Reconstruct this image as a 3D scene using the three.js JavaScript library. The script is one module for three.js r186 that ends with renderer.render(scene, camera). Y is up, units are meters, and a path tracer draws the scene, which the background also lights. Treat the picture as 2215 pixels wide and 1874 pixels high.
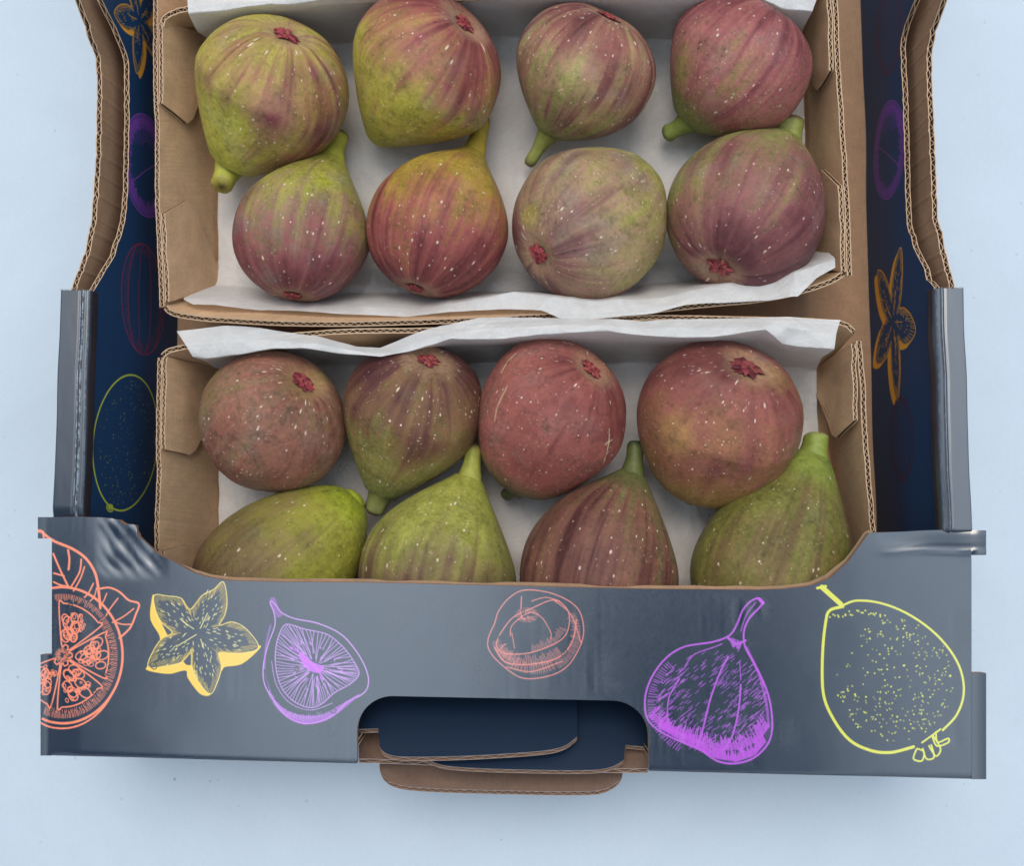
import * as THREE from 'three';
import { mergeGeometries } from 'three/addons/utils/BufferGeometryUtils.js';

// ------------------------------------------------------------------ camera, sky, sun, exposure
const FPX = 2200, PW = 2215, PH = 1874, PITCH = THREE.MathUtils.degToRad(4.5), EYE_H = 0.522;
const SN = Math.sin(PITCH), CS = Math.cos(PITCH);
const scene = new THREE.Scene();
const camera = new THREE.PerspectiveCamera(2 * Math.atan(PH / 2 / FPX) * 180 / Math.PI, PW / PH, 0.02, 60);
camera.position.set(0, EYE_H, 0);
camera.up.set(0, SN, -CS);
camera.lookAt(0, EYE_H - CS, -SN);
camera.focus = 0.463;
camera.userData.fStop = 9;
scene.add(camera);

const renderer = new THREE.WebGLRenderer({ antialias: true });
renderer.setSize(1024, 867);
renderer.toneMapping = THREE.LinearToneMapping;
renderer.toneMappingExposure = 1.34;
renderer.shadowMap.enabled = true;

{ // overcast sky, brighter overhead
  const W = 256, H = 128, data = new Float32Array(W * H * 4);
  for (let y = 0; y < H; y++) {
    const el = ((y + 0.5) / H - 0.5) * Math.PI, s = Math.sin(el);
    for (let x = 0; x < W; x++) {
      const k = (y * W + x) * 4, up = Math.max(0, s);
      const L = s > 0 ? 0.13 + 1.35 * up * Math.sqrt(up) : 0.15 * Math.max(0.3, 1 + s * 3);
      data[k] = L * 0.75; data[k + 1] = L * 0.87; data[k + 2] = L * 1.0; data[k + 3] = 1;
    }
  }
  const t = new THREE.DataTexture(data, W, H, THREE.RGBAFormat, THREE.FloatType);
  t.mapping = THREE.EquirectangularReflectionMapping;
  t.magFilter = THREE.LinearFilter; t.minFilter = THREE.LinearFilter; t.needsUpdate = true;
  scene.background = t; scene.environment = t;
}
const sun = new THREE.DirectionalLight(0xfff1e0, 1.15);
sun.position.set(-0.15, 3, -1.35);
sun.target.position.set(0, 0, -0.05);
sun.castShadow = true; sun.shadow.radius = 60;
sun.shadow.mapSize.set(2048, 2048);
Object.assign(sun.shadow.camera, { left: -0.5, right: 0.5, top: 0.5, bottom: -0.5, near: 1, far: 6 });
scene.add(sun, sun.target);

// ------------------------------------------------------------------ helpers
const V = (x, y, z) => new THREE.Vector3(x, y, z);
function ray(px, py) { // direction of unit depth through a pixel of the photograph
  const a = (px - PW / 2) / FPX, v = (PH / 2 - py) / FPX;
  return V(a, -CS + v * SN, -SN - v * CS);
}
const at = (px, py, h) => { const d = ray(px, py), k = (EYE_H - h) / -d.y; return V(d.x * k, EYE_H + d.y * k, d.z * k); };
// point where a pixel meets a wall plane that leans from x = xb at the floor to x = xt at height H
function onWall(px, py, xb, xt, H) {
  const d = ray(px, py), m = (xt - xb) / H; // x = xb + m*y
  const k = (xb + m * EYE_H) / (d.x - m * d.y);
  return V(d.x * k, EYE_H + d.y * k, d.z * k);
}
const clamp = (x, a = 0, b = 1) => Math.min(b, Math.max(a, x));
const sstep = (a, b, x) => { const t = clamp((x - a) / (b - a)); return t * t * (3 - 2 * t); };
const lerp = (a, b, t) => a + (b - a) * t;
function rng(seed) { let s = seed >>> 0; return () => { s = (s + 0x6d2b79f5) >>> 0; let t = Math.imul(s ^ (s >>> 15), 1 | s); t = (t + Math.imul(t ^ (t >>> 7), 61 | t)) ^ t; return ((t ^ (t >>> 14)) >>> 0) / 4294967296; }; }
const HASH = new Float32Array(4096), PERM = new Uint16Array(8192);
{ const r = rng(77); for (let i = 0; i < 4096; i++) { HASH[i] = r() * 2 - 1; PERM[i] = i; } for (let i = 4095; i > 0; i--) { const j = Math.floor(r() * (i + 1)), t = PERM[i]; PERM[i] = PERM[j]; PERM[j] = t; } for (let i = 0; i < 4096; i++) PERM[i + 4096] = PERM[i]; }
function noise(x, y, z) {
  const ix = Math.floor(x), iy = Math.floor(y), iz = Math.floor(z), fx = x - ix, fy = y - iy, fz = z - iz;
  const u = fx * fx * (3 - 2 * fx), v = fy * fy * (3 - 2 * fy), w = fz * fz * (3 - 2 * fz);
  const h = (a, b, c) => HASH[PERM[(PERM[(PERM[a & 4095] + b) & 4095] + c) & 4095]];
  const x00 = lerp(h(ix, iy, iz), h(ix + 1, iy, iz), u), x10 = lerp(h(ix, iy + 1, iz), h(ix + 1, iy + 1, iz), u);
  const x01 = lerp(h(ix, iy, iz + 1), h(ix + 1, iy, iz + 1), u), x11 = lerp(h(ix, iy + 1, iz + 1), h(ix + 1, iy + 1, iz + 1), u);
  return lerp(lerp(x00, x10, v), lerp(x01, x11, v), w);
}
const fbm = (x, y, z, n = 3) => { let s = 0, a = 0.5; for (let i = 0; i < n; i++) { s += a * noise(x, y, z); x = x * 2.03 + 11.3; y = y * 2.03 + 5.1; z = z * 2.03 + 7.7; a *= 0.5; } return s; };
const lin = (c) => { c /= 255; return c <= 0.04045 ? c / 12.92 : Math.pow((c + 0.055) / 1.055, 2.4); };
const enc = (l) => 255 * (l <= 0.0031308 ? l * 12.92 : 1.055 * Math.pow(l, 1 / 2.4) - 0.055);
const css = (r, g, b) => new THREE.Color().setRGB(lin(r), lin(g), lin(b));

// points of a polyline [[a,b,...]...] resampled at parameter values of its first coordinate
function polyAt(pts, x) {
  let i = 0; while (i < pts.length - 2 && x > pts[i + 1][0]) i++;
  const a = pts[i], b = pts[i + 1], t = clamp((x - a[0]) / ((b[0] - a[0]) || 1e-9));
  return a.map((v, k) => lerp(v, b[k], t));
}
// a function 0..1 -> Vector3 along a list of Vector3, by length
function along(list) {
  const L = [0]; for (let i = 1; i < list.length; i++) L.push(L[i - 1] + list[i].distanceTo(list[i - 1]));
  const T = L[L.length - 1];
  const f = (t) => { const s = clamp(t) * T; let i = 0; while (i < list.length - 2 && s > L[i + 1]) i++; return list[i].clone().lerp(list[i + 1], clamp((s - L[i]) / ((L[i + 1] - L[i]) || 1e-9))); };
  f.len = T; return f;
}
const smoothAlong = (list) => { const c = new THREE.CatmullRomCurve3(list, false, 'centripetal'); const pts = c.getSpacedPoints(160); return along(pts); };

function gridGeo(nu, nv, P, UV, flip = false) {
  const pos = [], uv = [], idx = [];
  for (let j = 0; j <= nv; j++) for (let i = 0; i <= nu; i++) { const p = P(i, j); pos.push(p.x, p.y, p.z); const q = UV(i, j, p); uv.push(q[0], q[1]); }
  for (let j = 0; j < nv; j++) for (let i = 0; i < nu; i++) {
    const a = j * (nu + 1) + i, b = a + 1, c = a + nu + 1, d = c + 1;
    if (flip) idx.push(a, b, c, b, d, c); else idx.push(a, c, b, b, c, d);
  }
  const g = new THREE.BufferGeometry();
  g.setAttribute('position', new THREE.Float32BufferAttribute(pos, 3));
  g.setAttribute('uv', new THREE.Float32BufferAttribute(uv, 2));
  g.setIndex(idx); g.computeVertexNormals();
  return g;
}
const US = Array.from({ length: 400 });
// Corrugated board: two liners and a wavy sheet between. F(u,v) is the middle surface; the + side is along dF/dv x dF/du.
function board(F, nu, nv, t, { lt = 0.0005, period = 0.0034, uv = null, us = null, len = 0.3, hgt = 0.05, flutes = true } = {}) {
  const ul = us || Array.from({ length: nu + 1 }, (_, i) => i / nu); nu = ul.length - 1;
  const P = [], N = [];
  for (let j = 0; j <= nv; j++) for (let i = 0; i <= nu; i++) P.push(F(ul[i], j / nv));
  const get = (i, j) => P[clamp(j, 0, nv) * (nu + 1) + clamp(i, 0, nu)];
  for (let j = 0; j <= nv; j++) for (let i = 0; i <= nu; i++) {
    let du = get(i + 1, j).clone().sub(get(i - 1, j)), dv = get(i, j + 1).clone().sub(get(i, j - 1));
    const n = dv.cross(du); N.push(n.lengthSq() > 1e-20 ? n.normalize() : V(0, 1, 0));
  }
  const off = (i, j, d) => get(i, j).clone().addScaledVector(N[j * (nu + 1) + i], d);
  const metres = (i, j) => [ul[i] * len / 0.12, j / nv * hgt / 0.12];
  const outer = gridGeo(nu, nv, (i, j) => off(i, j, t / 2), (i, j, p) => (uv ? uv(p) : metres(i, j)));
  const back = gridGeo(nu, nv, (i, j) => off(i, j, -t / 2), (i, j, p) => (uv ? uv(p) : metres(i, j)), true);
  const rest = [], inside = [];
  const ring = []; for (let i = 0; i <= nu; i++) ring.push([i, 0]); for (let j = 1; j <= nv; j++) ring.push([nu, j]); for (let i = nu - 1; i >= 0; i--) ring.push([i, nv]); for (let j = nv - 1; j >= 0; j--) ring.push([0, j]);
  const walls = flutes ? [[t / 2, t / 2 - lt], [-t / 2 + lt, -t / 2]] : [[t / 2, -t / 2]];
  for (const [a, b] of walls) rest.push(gridGeo(ring.length - 1, 1, (i, j) => off(ring[i][0], ring[i][1], j ? b : a), (i, j) => [i * 0.13, j * 0.02], true));
  if (flutes) {
    inside.push(gridGeo(nu, nv, (i, j) => off(i, j, t / 2 - lt), metres, true), gridGeo(nu, nv, (i, j) => off(i, j, -t / 2 + lt), metres));
    const nw = Math.max(8, Math.round(len / period * 8)), amp = t / 2 - lt;
    const FW = (u, v) => { // interpolate on the sampled surface
      let k = 0; while (k < nu - 1 && u > ul[k + 1]) k++;
      const a = clamp((u - ul[k]) / ((ul[k + 1] - ul[k]) || 1e-9)), y = v * nv, j = Math.min(nv - 1, Math.floor(y)), b = y - j;
      const o = get(k, j).clone().lerp(get(k + 1, j), a).lerp(get(k, j + 1).clone().lerp(get(k + 1, j + 1), a), b);
      return o.addScaledVector(N[j * (nu + 1) + k], amp * (0.8 + 0.35 * noise(u * len * 160, 8, len * 5)) * Math.sin(u * len / period * 2 * Math.PI + 2.2 * noise(u * len * 60, 3, len * 9)));
    };
    const ht = 0.00017, up2 = FW(0, 0);
    const side = (d) => gridGeo(nw, 2, (i, j) => { const u = i / nw, q = FW(u, j / 2), n = N[Math.min(nu, Math.round(u * nu))]; return q.addScaledVector(n, d).addScaledVector(jag(u), j ? 0 : 1); }, (i, j) => [i / nw * len / 0.12, j * 0.2], d > 0);
    const jag = (u) => V(0, 0.0005 * noise(u * len * 700, 7, len * 31) - 0.0002, 0);
    const tops = gridGeo(nw, 1, (i, j) => { const u = i / nw; return FW(u, 0).addScaledVector(N[Math.min(nu, Math.round(u * nu))], j ? -ht : ht).add(jag(u)); }, (i, j) => [i / nw * 3, j * 0.1]);
    const ends = gridGeo(nw, 1, (i, j) => { const u = i / nw; return FW(u, 1).addScaledVector(N[nv * (nu + 1) + Math.min(nu, Math.round(u * nu))], j ? ht : -ht); }, (i, j) => [i / nw * 3, j * 0.1]);
    inside.push(side(ht), side(-ht)); rest.push(tops, ends);
  }
  return { outer, back, rest: mergeGeometries(rest), inside: inside.length ? mergeGeometries(inside) : null };
}
const names = new Map();
function numbered(n) { const k = names.get(n) || 0; names.set(n, k + 1); return k ? `${n}_${String(k).padStart(3, '0')}` : n; }
function thing(name, label, category, pos, group) {
  const o = new THREE.Group(); o.name = numbered(name); o.position.copy(pos); scene.add(o);
  o.userData = { label, category }; if (group) o.userData.group = group;
  return o;
}
function part(name, geo, mat, parent) { // geometry given in world metres, stored in the parent's axes
  let o = parent, p = V(0, 0, 0); while (o && o !== scene) { p.add(o.position); o = o.parent; }
  geo.translate(-p.x, -p.y, -p.z);
  const m = new THREE.Mesh(geo, mat); m.name = name; m.castShadow = m.receiveShadow = true; parent.add(m);
  return m;
}
function boardPart(name, b, mats, parent) { return part(name, mergeGeometries([b.outer, b.back, b.rest, ...(b.inside ? [b.inside] : [])], true), b.inside ? [...mats, mats[3] || fluteShade] : mats, parent); }

// ------------------------------------------------------------------ textures and materials
function dataTex(w, h, f, { srgb = true, repeat = true } = {}) {
  const d = new Uint8Array(w * h * 4);
  for (let y = 0; y < h; y++) for (let x = 0; x < w; x++) { const c = f(x, y), k = (y * w + x) * 4; d[k] = clamp(c[0], 0, 255); d[k + 1] = clamp(c[1], 0, 255); d[k + 2] = clamp(c[2], 0, 255); d[k + 3] = 255; }
  const t = new THREE.DataTexture(d, w, h, THREE.RGBAFormat); if (srgb) t.colorSpace = THREE.SRGBColorSpace;
  t.magFilter = THREE.LinearFilter; t.minFilter = THREE.LinearMipmapLinearFilter; t.generateMipmaps = true;
  if (repeat) t.wrapS = t.wrapT = THREE.RepeatWrapping; t.needsUpdate = true; return t;
}
function tor(x, y, w, h, f, k) { // noise on a torus, so that the picture tiles
  const a = x / w * 2 * Math.PI, b = y / h * 2 * Math.PI;
  return fbm(Math.cos(a) * f + k, Math.sin(a) * f + Math.cos(b) * f * 1.0, Math.sin(b) * f + k * 2, 4);
}
const kraftTex = dataTex(512, 512, (x, y) => {
  const big = tor(x, y, 512, 512, 1.6, 4), fib = noise(x * 0.5, y * 0.045, 3) * 0.5 + noise(x * 0.06, y * 0.55, 9) * 0.35, fine = noise(x * 0.9, y * 0.9, 5);
  const l = 1 + big * 0.10 + fib * 0.055 + fine * 0.05, fl = noise(x * 0.33, y * 0.33, 21) > 0.78 ? 0.9 : 1;
  return [198 * l * fl, 162 * l * fl, 126 * l * fl];
});
const kraft = new THREE.MeshStandardMaterial({ name: 'kraft', map: kraftTex, roughness: 0.88 });
const kraftEdge = new THREE.MeshStandardMaterial({ name: 'kraft edge', color: css(196, 166, 136), roughness: 0.9 });
const kraftBrown = new THREE.MeshStandardMaterial({ name: 'brown kraft', map: kraftTex, color: new THREE.Color(0.66, 0.62, 0.64), roughness: 0.85 });
const fluteShade = new THREE.MeshStandardMaterial({ name: 'flute inside', map: kraftTex, color: new THREE.Color(0.42, 0.36, 0.33), roughness: 0.92 });  // kraft darkened inside the flutes, putting the shade of the openings into colour
const ink = new THREE.MeshPhysicalMaterial({ name: 'black gloss', color: new THREE.Color(0.010, 0.02, 0.04), roughness: 0.3, clearcoat: 0.5, clearcoatRoughness: 0.15, ior: 1.8, specularIntensity: 1.3 });
const paperTex = dataTex(512, 512, (x, y) => {
  const l = 1 + tor(x, y, 512, 512, 2.2, 8) * 0.035 + noise(x * 0.5, y * 0.5, 2) * 0.02 + noise(x * 0.1, y * 0.35, 7) * 0.015;
  return [240 * l, 240 * l, 239 * l];
});
const paperBump = dataTex(512, 512, (x, y) => { const v = 128 + 80 * tor(x, y, 512, 512, 5, 3) + 30 * noise(x * 0.4, y * 0.4, 4); return [v, v, v]; }, { srgb: false });
const paper = new THREE.MeshPhysicalMaterial({ name: 'greaseproof paper', map: paperTex, roughness: 0.62, bumpMap: paperBump, bumpScale: 0.0006, transmission: 0.4, thickness: 0, specularIntensity: 0.6 });

// ------------------------------------------------------------------ ground
{
  const r = rng(5), spots = Array.from({ length: 240 }, () => [r() * 1024, r() * 1024, 0.25 + r() * r() * 0.75, 0.12 + r() * 0.4]);
  const tex = (() => {
    const W = 1024, d = new Float32Array(W * W);
    for (let y = 0; y < W; y++) for (let x = 0; x < W; x++) d[y * W + x] = 1 + 0.022 * tor(x, y, W, W, 1.5, 2) + 0.012 * tor(x, y, W, W, 6, 5) + 0.008 * noise(x * 0.7, y * 0.7, 1);
    for (const [cx, cy, rad, k] of spots) for (let y = Math.floor(cy - 4); y <= cy + 4; y++) for (let x = Math.floor(cx - 4); x <= cx + 4; x++) { if (x < 0 || y < 0 || x >= W || y >= W) continue; const q = Math.hypot(x - cx, y - cy); d[y * W + x] *= 1 - k * sstep(rad + 0.6, rad - 0.6, q); }
    return dataTex(W, W, (x, y) => { const l = d[y * W + x]; return [188 * l, 201 * l, 213 * l]; });
  })();
  const bump = dataTex(512, 512, (x, y) => { const v = 128 + 90 * tor(x, y, 512, 512, 9, 6); return [v, v, v]; }, { srgb: false });
  const m = new THREE.MeshStandardMaterial({ name: 'white painted board', map: tex, roughness: 0.55, bumpMap: bump, bumpScale: 0.0004 });
  const g = new THREE.PlaneGeometry(60, 60); g.rotateX(-Math.PI / 2);
  const uv = g.attributes.uv; for (let i = 0; i < uv.count; i++) uv.setXY(i, uv.getX(i) * 60 / 0.6 + 0.31, uv.getY(i) * 60 / 0.6 + 0.17);
  const o = new THREE.Mesh(g, m); o.name = 'ground'; o.position.y = -0.004; o.receiveShadow = true;
  o.userData = { kind: 'structure', label: 'white painted surface the black crate stands on' };
  scene.add(o);
}

// dark strips added unseen overhead, only to darken bands of the ledge reflection
for (const [x, w, label] of [[0.385, 0.70, 'narrow dark strip added out of view above the crate, darkening the ledge reflection'], [-1.3, 1.12, 'wide dark strip added out of view above the crate, darkening the ledge reflection']]) {
  const g = new THREE.BoxGeometry(w, 0.03, 3.0); const o = new THREE.Mesh(g, new THREE.MeshStandardMaterial({ name: 'added dark grey', color: new THREE.Color(0.07, 0.075, 0.085), roughness: 0.9 }));
  o.name = numbered('added_dark_strip'); o.position.set(x, 1.9, 1.45); o.castShadow = o.receiveShadow = true; o.userData = { kind: 'structure', label }; scene.add(o);
}

// ------------------------------------------------------------------ drawing of the printed fruits
const ORANGE = '#ff8c69', YELLOW = '#f7c63c', LEMON = '#d8d63c', PURPLE = '#c163dd', SALMON = '#d9786c', DEEP = '#7d2fa0', RED = '#7c2540';
class Art {
  constructor(w, h, map, unit) { this.c = document.createElement('canvas'); this.c.width = w; this.c.height = h; this.x = this.c.getContext('2d'); this.map = map; this.unit = unit; this.r = rng(w + h); this.x.lineCap = this.x.lineJoin = 'round'; }
  path(pts, close = false) {
    const p = pts.map((q) => this.map(q[0], q[1])), n = p.length, x = this.x; x.beginPath(); x.moveTo(p[0][0], p[0][1]);
    const g = (i) => (close ? p[(i + n) % n] : p[clamp(i, 0, n - 1)]);
    for (let i = 0; i < (close ? n : n - 1); i++) { const a = g(i - 1), b = g(i), c = g(i + 1), d = g(i + 2); x.bezierCurveTo(b[0] + (c[0] - a[0]) / 6, b[1] + (c[1] - a[1]) / 6, c[0] - (d[0] - b[0]) / 6, c[1] - (d[1] - b[1]) / 6, c[0], c[1]); }
    if (close) x.closePath();
  }
  line(pts, col, w = 3, close = false, alpha = 1) { this.path(pts, close); this.x.globalAlpha = alpha; this.x.strokeStyle = col; this.x.lineWidth = w * this.unit; this.x.stroke(); this.x.globalAlpha = 1; }
  fill(pts, col, alpha = 1) { this.path(pts, true); this.x.globalAlpha = alpha; this.x.fillStyle = col; this.x.fill(); this.x.globalAlpha = 1; }
  poly(pts, col) { const x = this.x; x.beginPath(); pts.forEach((q, i) => { const p = this.map(q[0], q[1]); i ? x.lineTo(p[0], p[1]) : x.moveTo(p[0], p[1]); }); x.closePath(); x.fillStyle = col; x.fill(); }
  oval(cx, cy, rx, ry, rot, col, w = 3, fill = false, alpha = 1) { const pts = []; for (let i = 0; i < 14; i++) { const a = i / 14 * 2 * Math.PI, u = Math.cos(a) * rx, v = Math.sin(a) * ry; pts.push([cx + u * Math.cos(rot) - v * Math.sin(rot), cy + u * Math.sin(rot) + v * Math.cos(rot)]); } fill ? this.fill(pts, col, alpha) : this.line(pts, col, w, true, alpha); }
  // short strokes along a curve, pointing to a centre (len > 0) or away from it
  hatch(pts, to, len, step, col, w = 1.2, jit = 0.5) {
    for (let i = 0; i < pts.length - 1; i++) {
      const [ax, ay] = pts[i], [bx, by] = pts[i + 1], n = Math.max(1, Math.round(Math.hypot(bx - ax, by - ay) / step));
      for (let k = 0; k < n; k++) { const t = (k + this.r() * 0.4) / n, x = lerp(ax, bx, t), y = lerp(ay, by, t), d = Math.hypot(to[0] - x, to[1] - y) || 1, l = len * (1 - jit * this.r()); this.line([[x, y], [x + (to[0] - x) / d * l, y + (to[1] - y) / d * l]], col, w, false, 0.9); }
    }
  }
  dots(n, inside, col, rmin, rmax) { for (let i = 0; i < n; i++) { const q = inside(this.r); if (q) this.oval(q[0], q[1], lerp(rmin, rmax, this.r()), lerp(rmin, rmax, this.r()), this.r() * 3, col, 1, true, 0.55 + 0.45 * this.r()); } }
  tex() { const t = new THREE.CanvasTexture(this.c); t.colorSpace = THREE.SRGBColorSpace; t.anisotropy = 8; return t; }
}
const arc = (cx, cy, rx, ry, a0, a1, n = 24) => Array.from({ length: n + 1 }, (_, i) => { const a = (a0 + (a1 - a0) * i / n) * Math.PI / 180; return [cx + rx * Math.cos(a), cy + ry * Math.sin(a)]; });
const PRINT_BASE = '#14263a', WALL_BASE = '#1e3e62';

// ------------------------------------------------------------------ crate
const TOP = 0.080, crate = thing('fruit_crate', 'black glossy cardboard crate printed with coloured fruits, holding the two brown fig trays', 'crate', V(0, -0.003, -0.1));
const LXT = -0.1975, LXB = -0.1880, LIT = -0.1858, LIB = -0.1725, RXT = 0.1975, RXB = 0.1955, RIT = 0.1862, RIB = 0.1850;
const Z_BACK = at(1100, -420, 0.05).z, Z_FRONT = at(1100, 1645, TOP).z;

{ // base
  const b = board((u, v) => V(lerp(LXB + 0.002, RXB - 0.002, u), -0.0015, lerp(Z_BACK, Z_FRONT - 0.004, v)), 2, 2, 0.003, { len: 0.38, hgt: 0.5, period: 0.007 });
  boardPart('base', b, [kraftBrown, kraftBrown, kraftBrown], crate);
}
// top edges of the side walls, as pixels of their edges
const leftOuter = [[169, 0], [190, 60], [217, 135], [214, 317], [210, 397], [200, 512], [139, 629]];
const leftInner = [[218, 0], [254, 75], [275, 131], [274, 317], [270, 456], [254, 528], [190, 629]];
const rightOuter = [[2042, 0], [2014, 87], [2010, 131], [2016, 300], [2022, 468], [2030, 503], [2077, 623]];
const rightInner = [[1986, 0], [1957, 71], [1953, 107], [1959, 238], [1965, 476], [1971, 512], [2010, 605], [2021, 623]];
function profile(list, xb, xt) {
  const p = list.map(([x, y]) => onWall(x, y, xb, xt, TOP)).map((v) => [v.z, clamp(v.y, 0.02, TOP)]);
  p[p.length - 1][1] = TOP - 0.0035;
  const zf = p[0][0] - 0.03;
  const out = [[Z_BACK, TOP - 0.0035], [zf, TOP - 0.0035]];
  // round the corners of the cut-out a little
  for (let i = 0; i < p.length; i++) {
    if (i > 0 && i < p.length - 1) { const a = p[i - 1], b = p[i], c = p[i + 1]; for (const [s, t] of [[a, 0.25], [null, 0], [c, 0.25]]) out.push(s ? [lerp(b[0], s[0], t), lerp(b[1], s[1], t) * 0.5 + b[1] * 0.5 + (lerp(b[1], s[1], t) - b[1]) * 0.35] : [b[0], lerp(b[1], (a[1] + c[1]) / 2, 0.22)]); } else out.push(p[i]);
  }
  out.push([Z_FRONT - 0.004, TOP - 0.0055]);
  out.sort((a, b) => a[0] - b[0]);
  return out;
}
const H_ART = 0.085, L_ART = Z_FRONT - Z_BACK;
function wallBoard(list, xb, xt, t, seed, uv, dirSign) {
  const pr = profile(list, xb, xt), us = [];
  const n = 900; for (let i = 0; i <= n; i++) us.push(i / n);
  for (const p of pr) us.push((p[0] - Z_BACK) / (Z_FRONT - 0.004 - Z_BACK));
  const u2 = [...new Set(us.map((x) => clamp(Math.round(x * 1e5) / 1e5)))].sort((a, b) => a - b);
  return board((u, v) => {
    const z = lerp(Z_BACK, Z_FRONT - 0.004, u), top = polyAt(pr, z)[1] + 0.00035 * noise(z * 300, seed, 1), y = top * (1 - v);
    const gz = z / 0.0098 + 0.25 * noise(z * 130, seed, 6), gd = Math.abs(gz - Math.round(gz)) * 0.0098;
    return V(xb + (xt - xb) * y / TOP + (seed === 2 ? -Math.sign(xt) * 0.0004 * Math.exp(-((gd / 0.0006) ** 2)) : 0) + 0.0006 * noise(z * 25, y * 30, seed), y, dirSign > 0 ? z : z);
  }, 0, 10, t, { us: u2, uv, len: Z_FRONT - Z_BACK, hgt: 0.08, period: 0.0042, lt: 0.00042 });
}
// prints on the inward faces of the side walls; drawn in (z, height) of the wall
function wallArt(xb, xt, draw) {
  const W = 2048, H = 384;
  const toC = (z, y) => [(z - Z_BACK) / L_ART * W, (1 - y / H_ART) * H];
  const a = new Art(W, H, (px, py) => { const p = onWall(px, py, xb, xt, TOP); return toC(p.z, p.y); }, 1);
  a.x.fillStyle = WALL_BASE; a.x.fillRect(0, 0, W, H);
  a.wall = new Art(1, 1, null, 1); a.mm = W / L_ART / 1000; // canvas pixels per millimetre
  const raw = a.map; a.raw = raw; a.at = (px, py) => { const p = onWall(px, py, xb, xt, TOP); return [p.z * 1000, p.y * 1000]; };
  a.map = (z, y) => toC(z / 1000, y / 1000); a.unit = a.mm; // from here on: millimetres along the wall and up it
  draw(a);
  const t = a.tex(); return t;
}
const wallUV = (p) => [(p.z - Z_BACK) / L_ART, p.y / H_ART];
function carambola(a, cx, cy, s, rot, col, fillCol, ky = 1) { // a five-pointed star fruit slice drawn round (cx, cy), s = reach
  const P = (ang, r) => [cx + Math.cos(ang + rot) * r * s, cy + Math.sin(ang + rot) * r * s * ky];
  const out = []; for (let i = 0; i < 5; i++) { const b = i / 5 * 2 * Math.PI; out.push(P(b - 0.42, 0.56), P(b - 0.2, 0.82), P(b, 1), P(b + 0.2, 0.8), P(b + 0.42, 0.54), P(b + Math.PI / 5, 0.36)); }
  const sh = out.map(([x, y]) => [x + s * 0.05, y - s * 0.1]); a.fill(sh, fillCol, 0.95); a.fill(out, WALL_BASE); a.line(out, col, s * 0.02, true);
  a.hatch([...out, out[0]], [cx, cy], s * 0.16, s * 0.045, col, s * 0.011);
  for (let i = 0; i < 5; i++) { const b = i / 5 * 2 * Math.PI + 0.1; a.line([P(b, 0.1), P(b, 0.42)], col, s * 0.014); for (let k = 0; k < 16; k++) { const q = b + (a.r() - 0.5) * 0.5, r = 0.15 + a.r() * 0.5; a.line([P(q, r), P(q, r + 0.04)], col, s * 0.012); } }
}
function mango(a, cx, cy, rx, ry, col) {
  a.oval(cx, cy, rx, ry, 0.05, col, 0.55); a.oval(cx, cy, rx * 0.9, ry * 0.88, 0.05, col, 0.25, false, 0.7);
  for (let k = 0; k < 9; k++) a.line(arc(cx, cy, rx * (0.9 - k * 0.05), ry * (0.9 - k * 0.08), 95 + k * 5, 260 - k * 6, 14), col, 0.3, false, 0.8);
  a.hatch(arc(cx, cy, rx * 0.97, ry * 0.95, 0, 360, 40), [cx, cy], ry * 0.34, 0.6, col, 0.32);
  a.line([[cx - rx * 0.3, cy - ry * 0.7], [cx + rx * 0.1, cy], [cx + rx * 0.5, cy + ry * 0.6]], col, 0.4);
}
function guava(a, cx, cy, rx, ry, rot, col, n = 170) {
  a.oval(cx, cy, rx, ry, rot, col, 0.9);
  a.dots(n, (r) => { const q = r() * 2 * Math.PI, d = Math.pow(r(), 0.42) * 0.92, u = Math.cos(q) * d * rx, v = Math.sin(q) * d * ry; return [cx + u * Math.cos(rot) - v * Math.sin(rot), cy + u * Math.sin(rot) + v * Math.cos(rot)]; }, col, 0.18, 0.34);
  const ex = cx + Math.cos(rot) * rx, ey = cy + Math.sin(rot) * rx;
  for (let k = 0; k < 7; k++) { const q = rot - 1.2 + k * 0.4; a.line([[ex - Math.cos(q) * 1.2, ey - Math.sin(q) * 2], [ex + Math.cos(q) * 2.2, ey + Math.sin(q) * 3], [ex + Math.cos(q + 0.3) * 2.2, ey + Math.sin(q + 0.3) * 3.2]], col, 0.5); }
}
function cocoa(a, cx, cy, rx, ry, col) {
  a.oval(cx, cy, rx, ry, 0, col, 0.6);
  for (const k of [-0.6, -0.25, 0.15, 0.5]) a.line(arc(cx, cy + ry * k * 0.4, rx * 0.96, ry * Math.abs(k), k < 0 ? 180 : 0, k < 0 ? 360 : 180, 16), col, 0.5);
  a.hatch(arc(cx, cy, rx * 0.95, ry * 0.9, 0, 360, 40), [cx, cy], ry * 0.24, 1.3, col, 0.25);
}
const leftArt = wallArt(LIB, LIT, (a) => {
  let p = a.at(292, 40); carambola(a, p[0] - 2, p[1] - 6, 27, 0.05, '#d8963c', '#f0a83a', 0.8);
  p = a.at(300, 345); mango(a, p[0], p[1] - 9, 25, 21, '#a24cc4');
  p = a.at(296, 640); cocoa(a, p[0], p[1] - 8, 27, 20, '#96304f');
  p = a.at(290, 958); guava(a, p[0], p[1] + 4, 33, 27, 0.4, '#b8c346');
});
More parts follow.
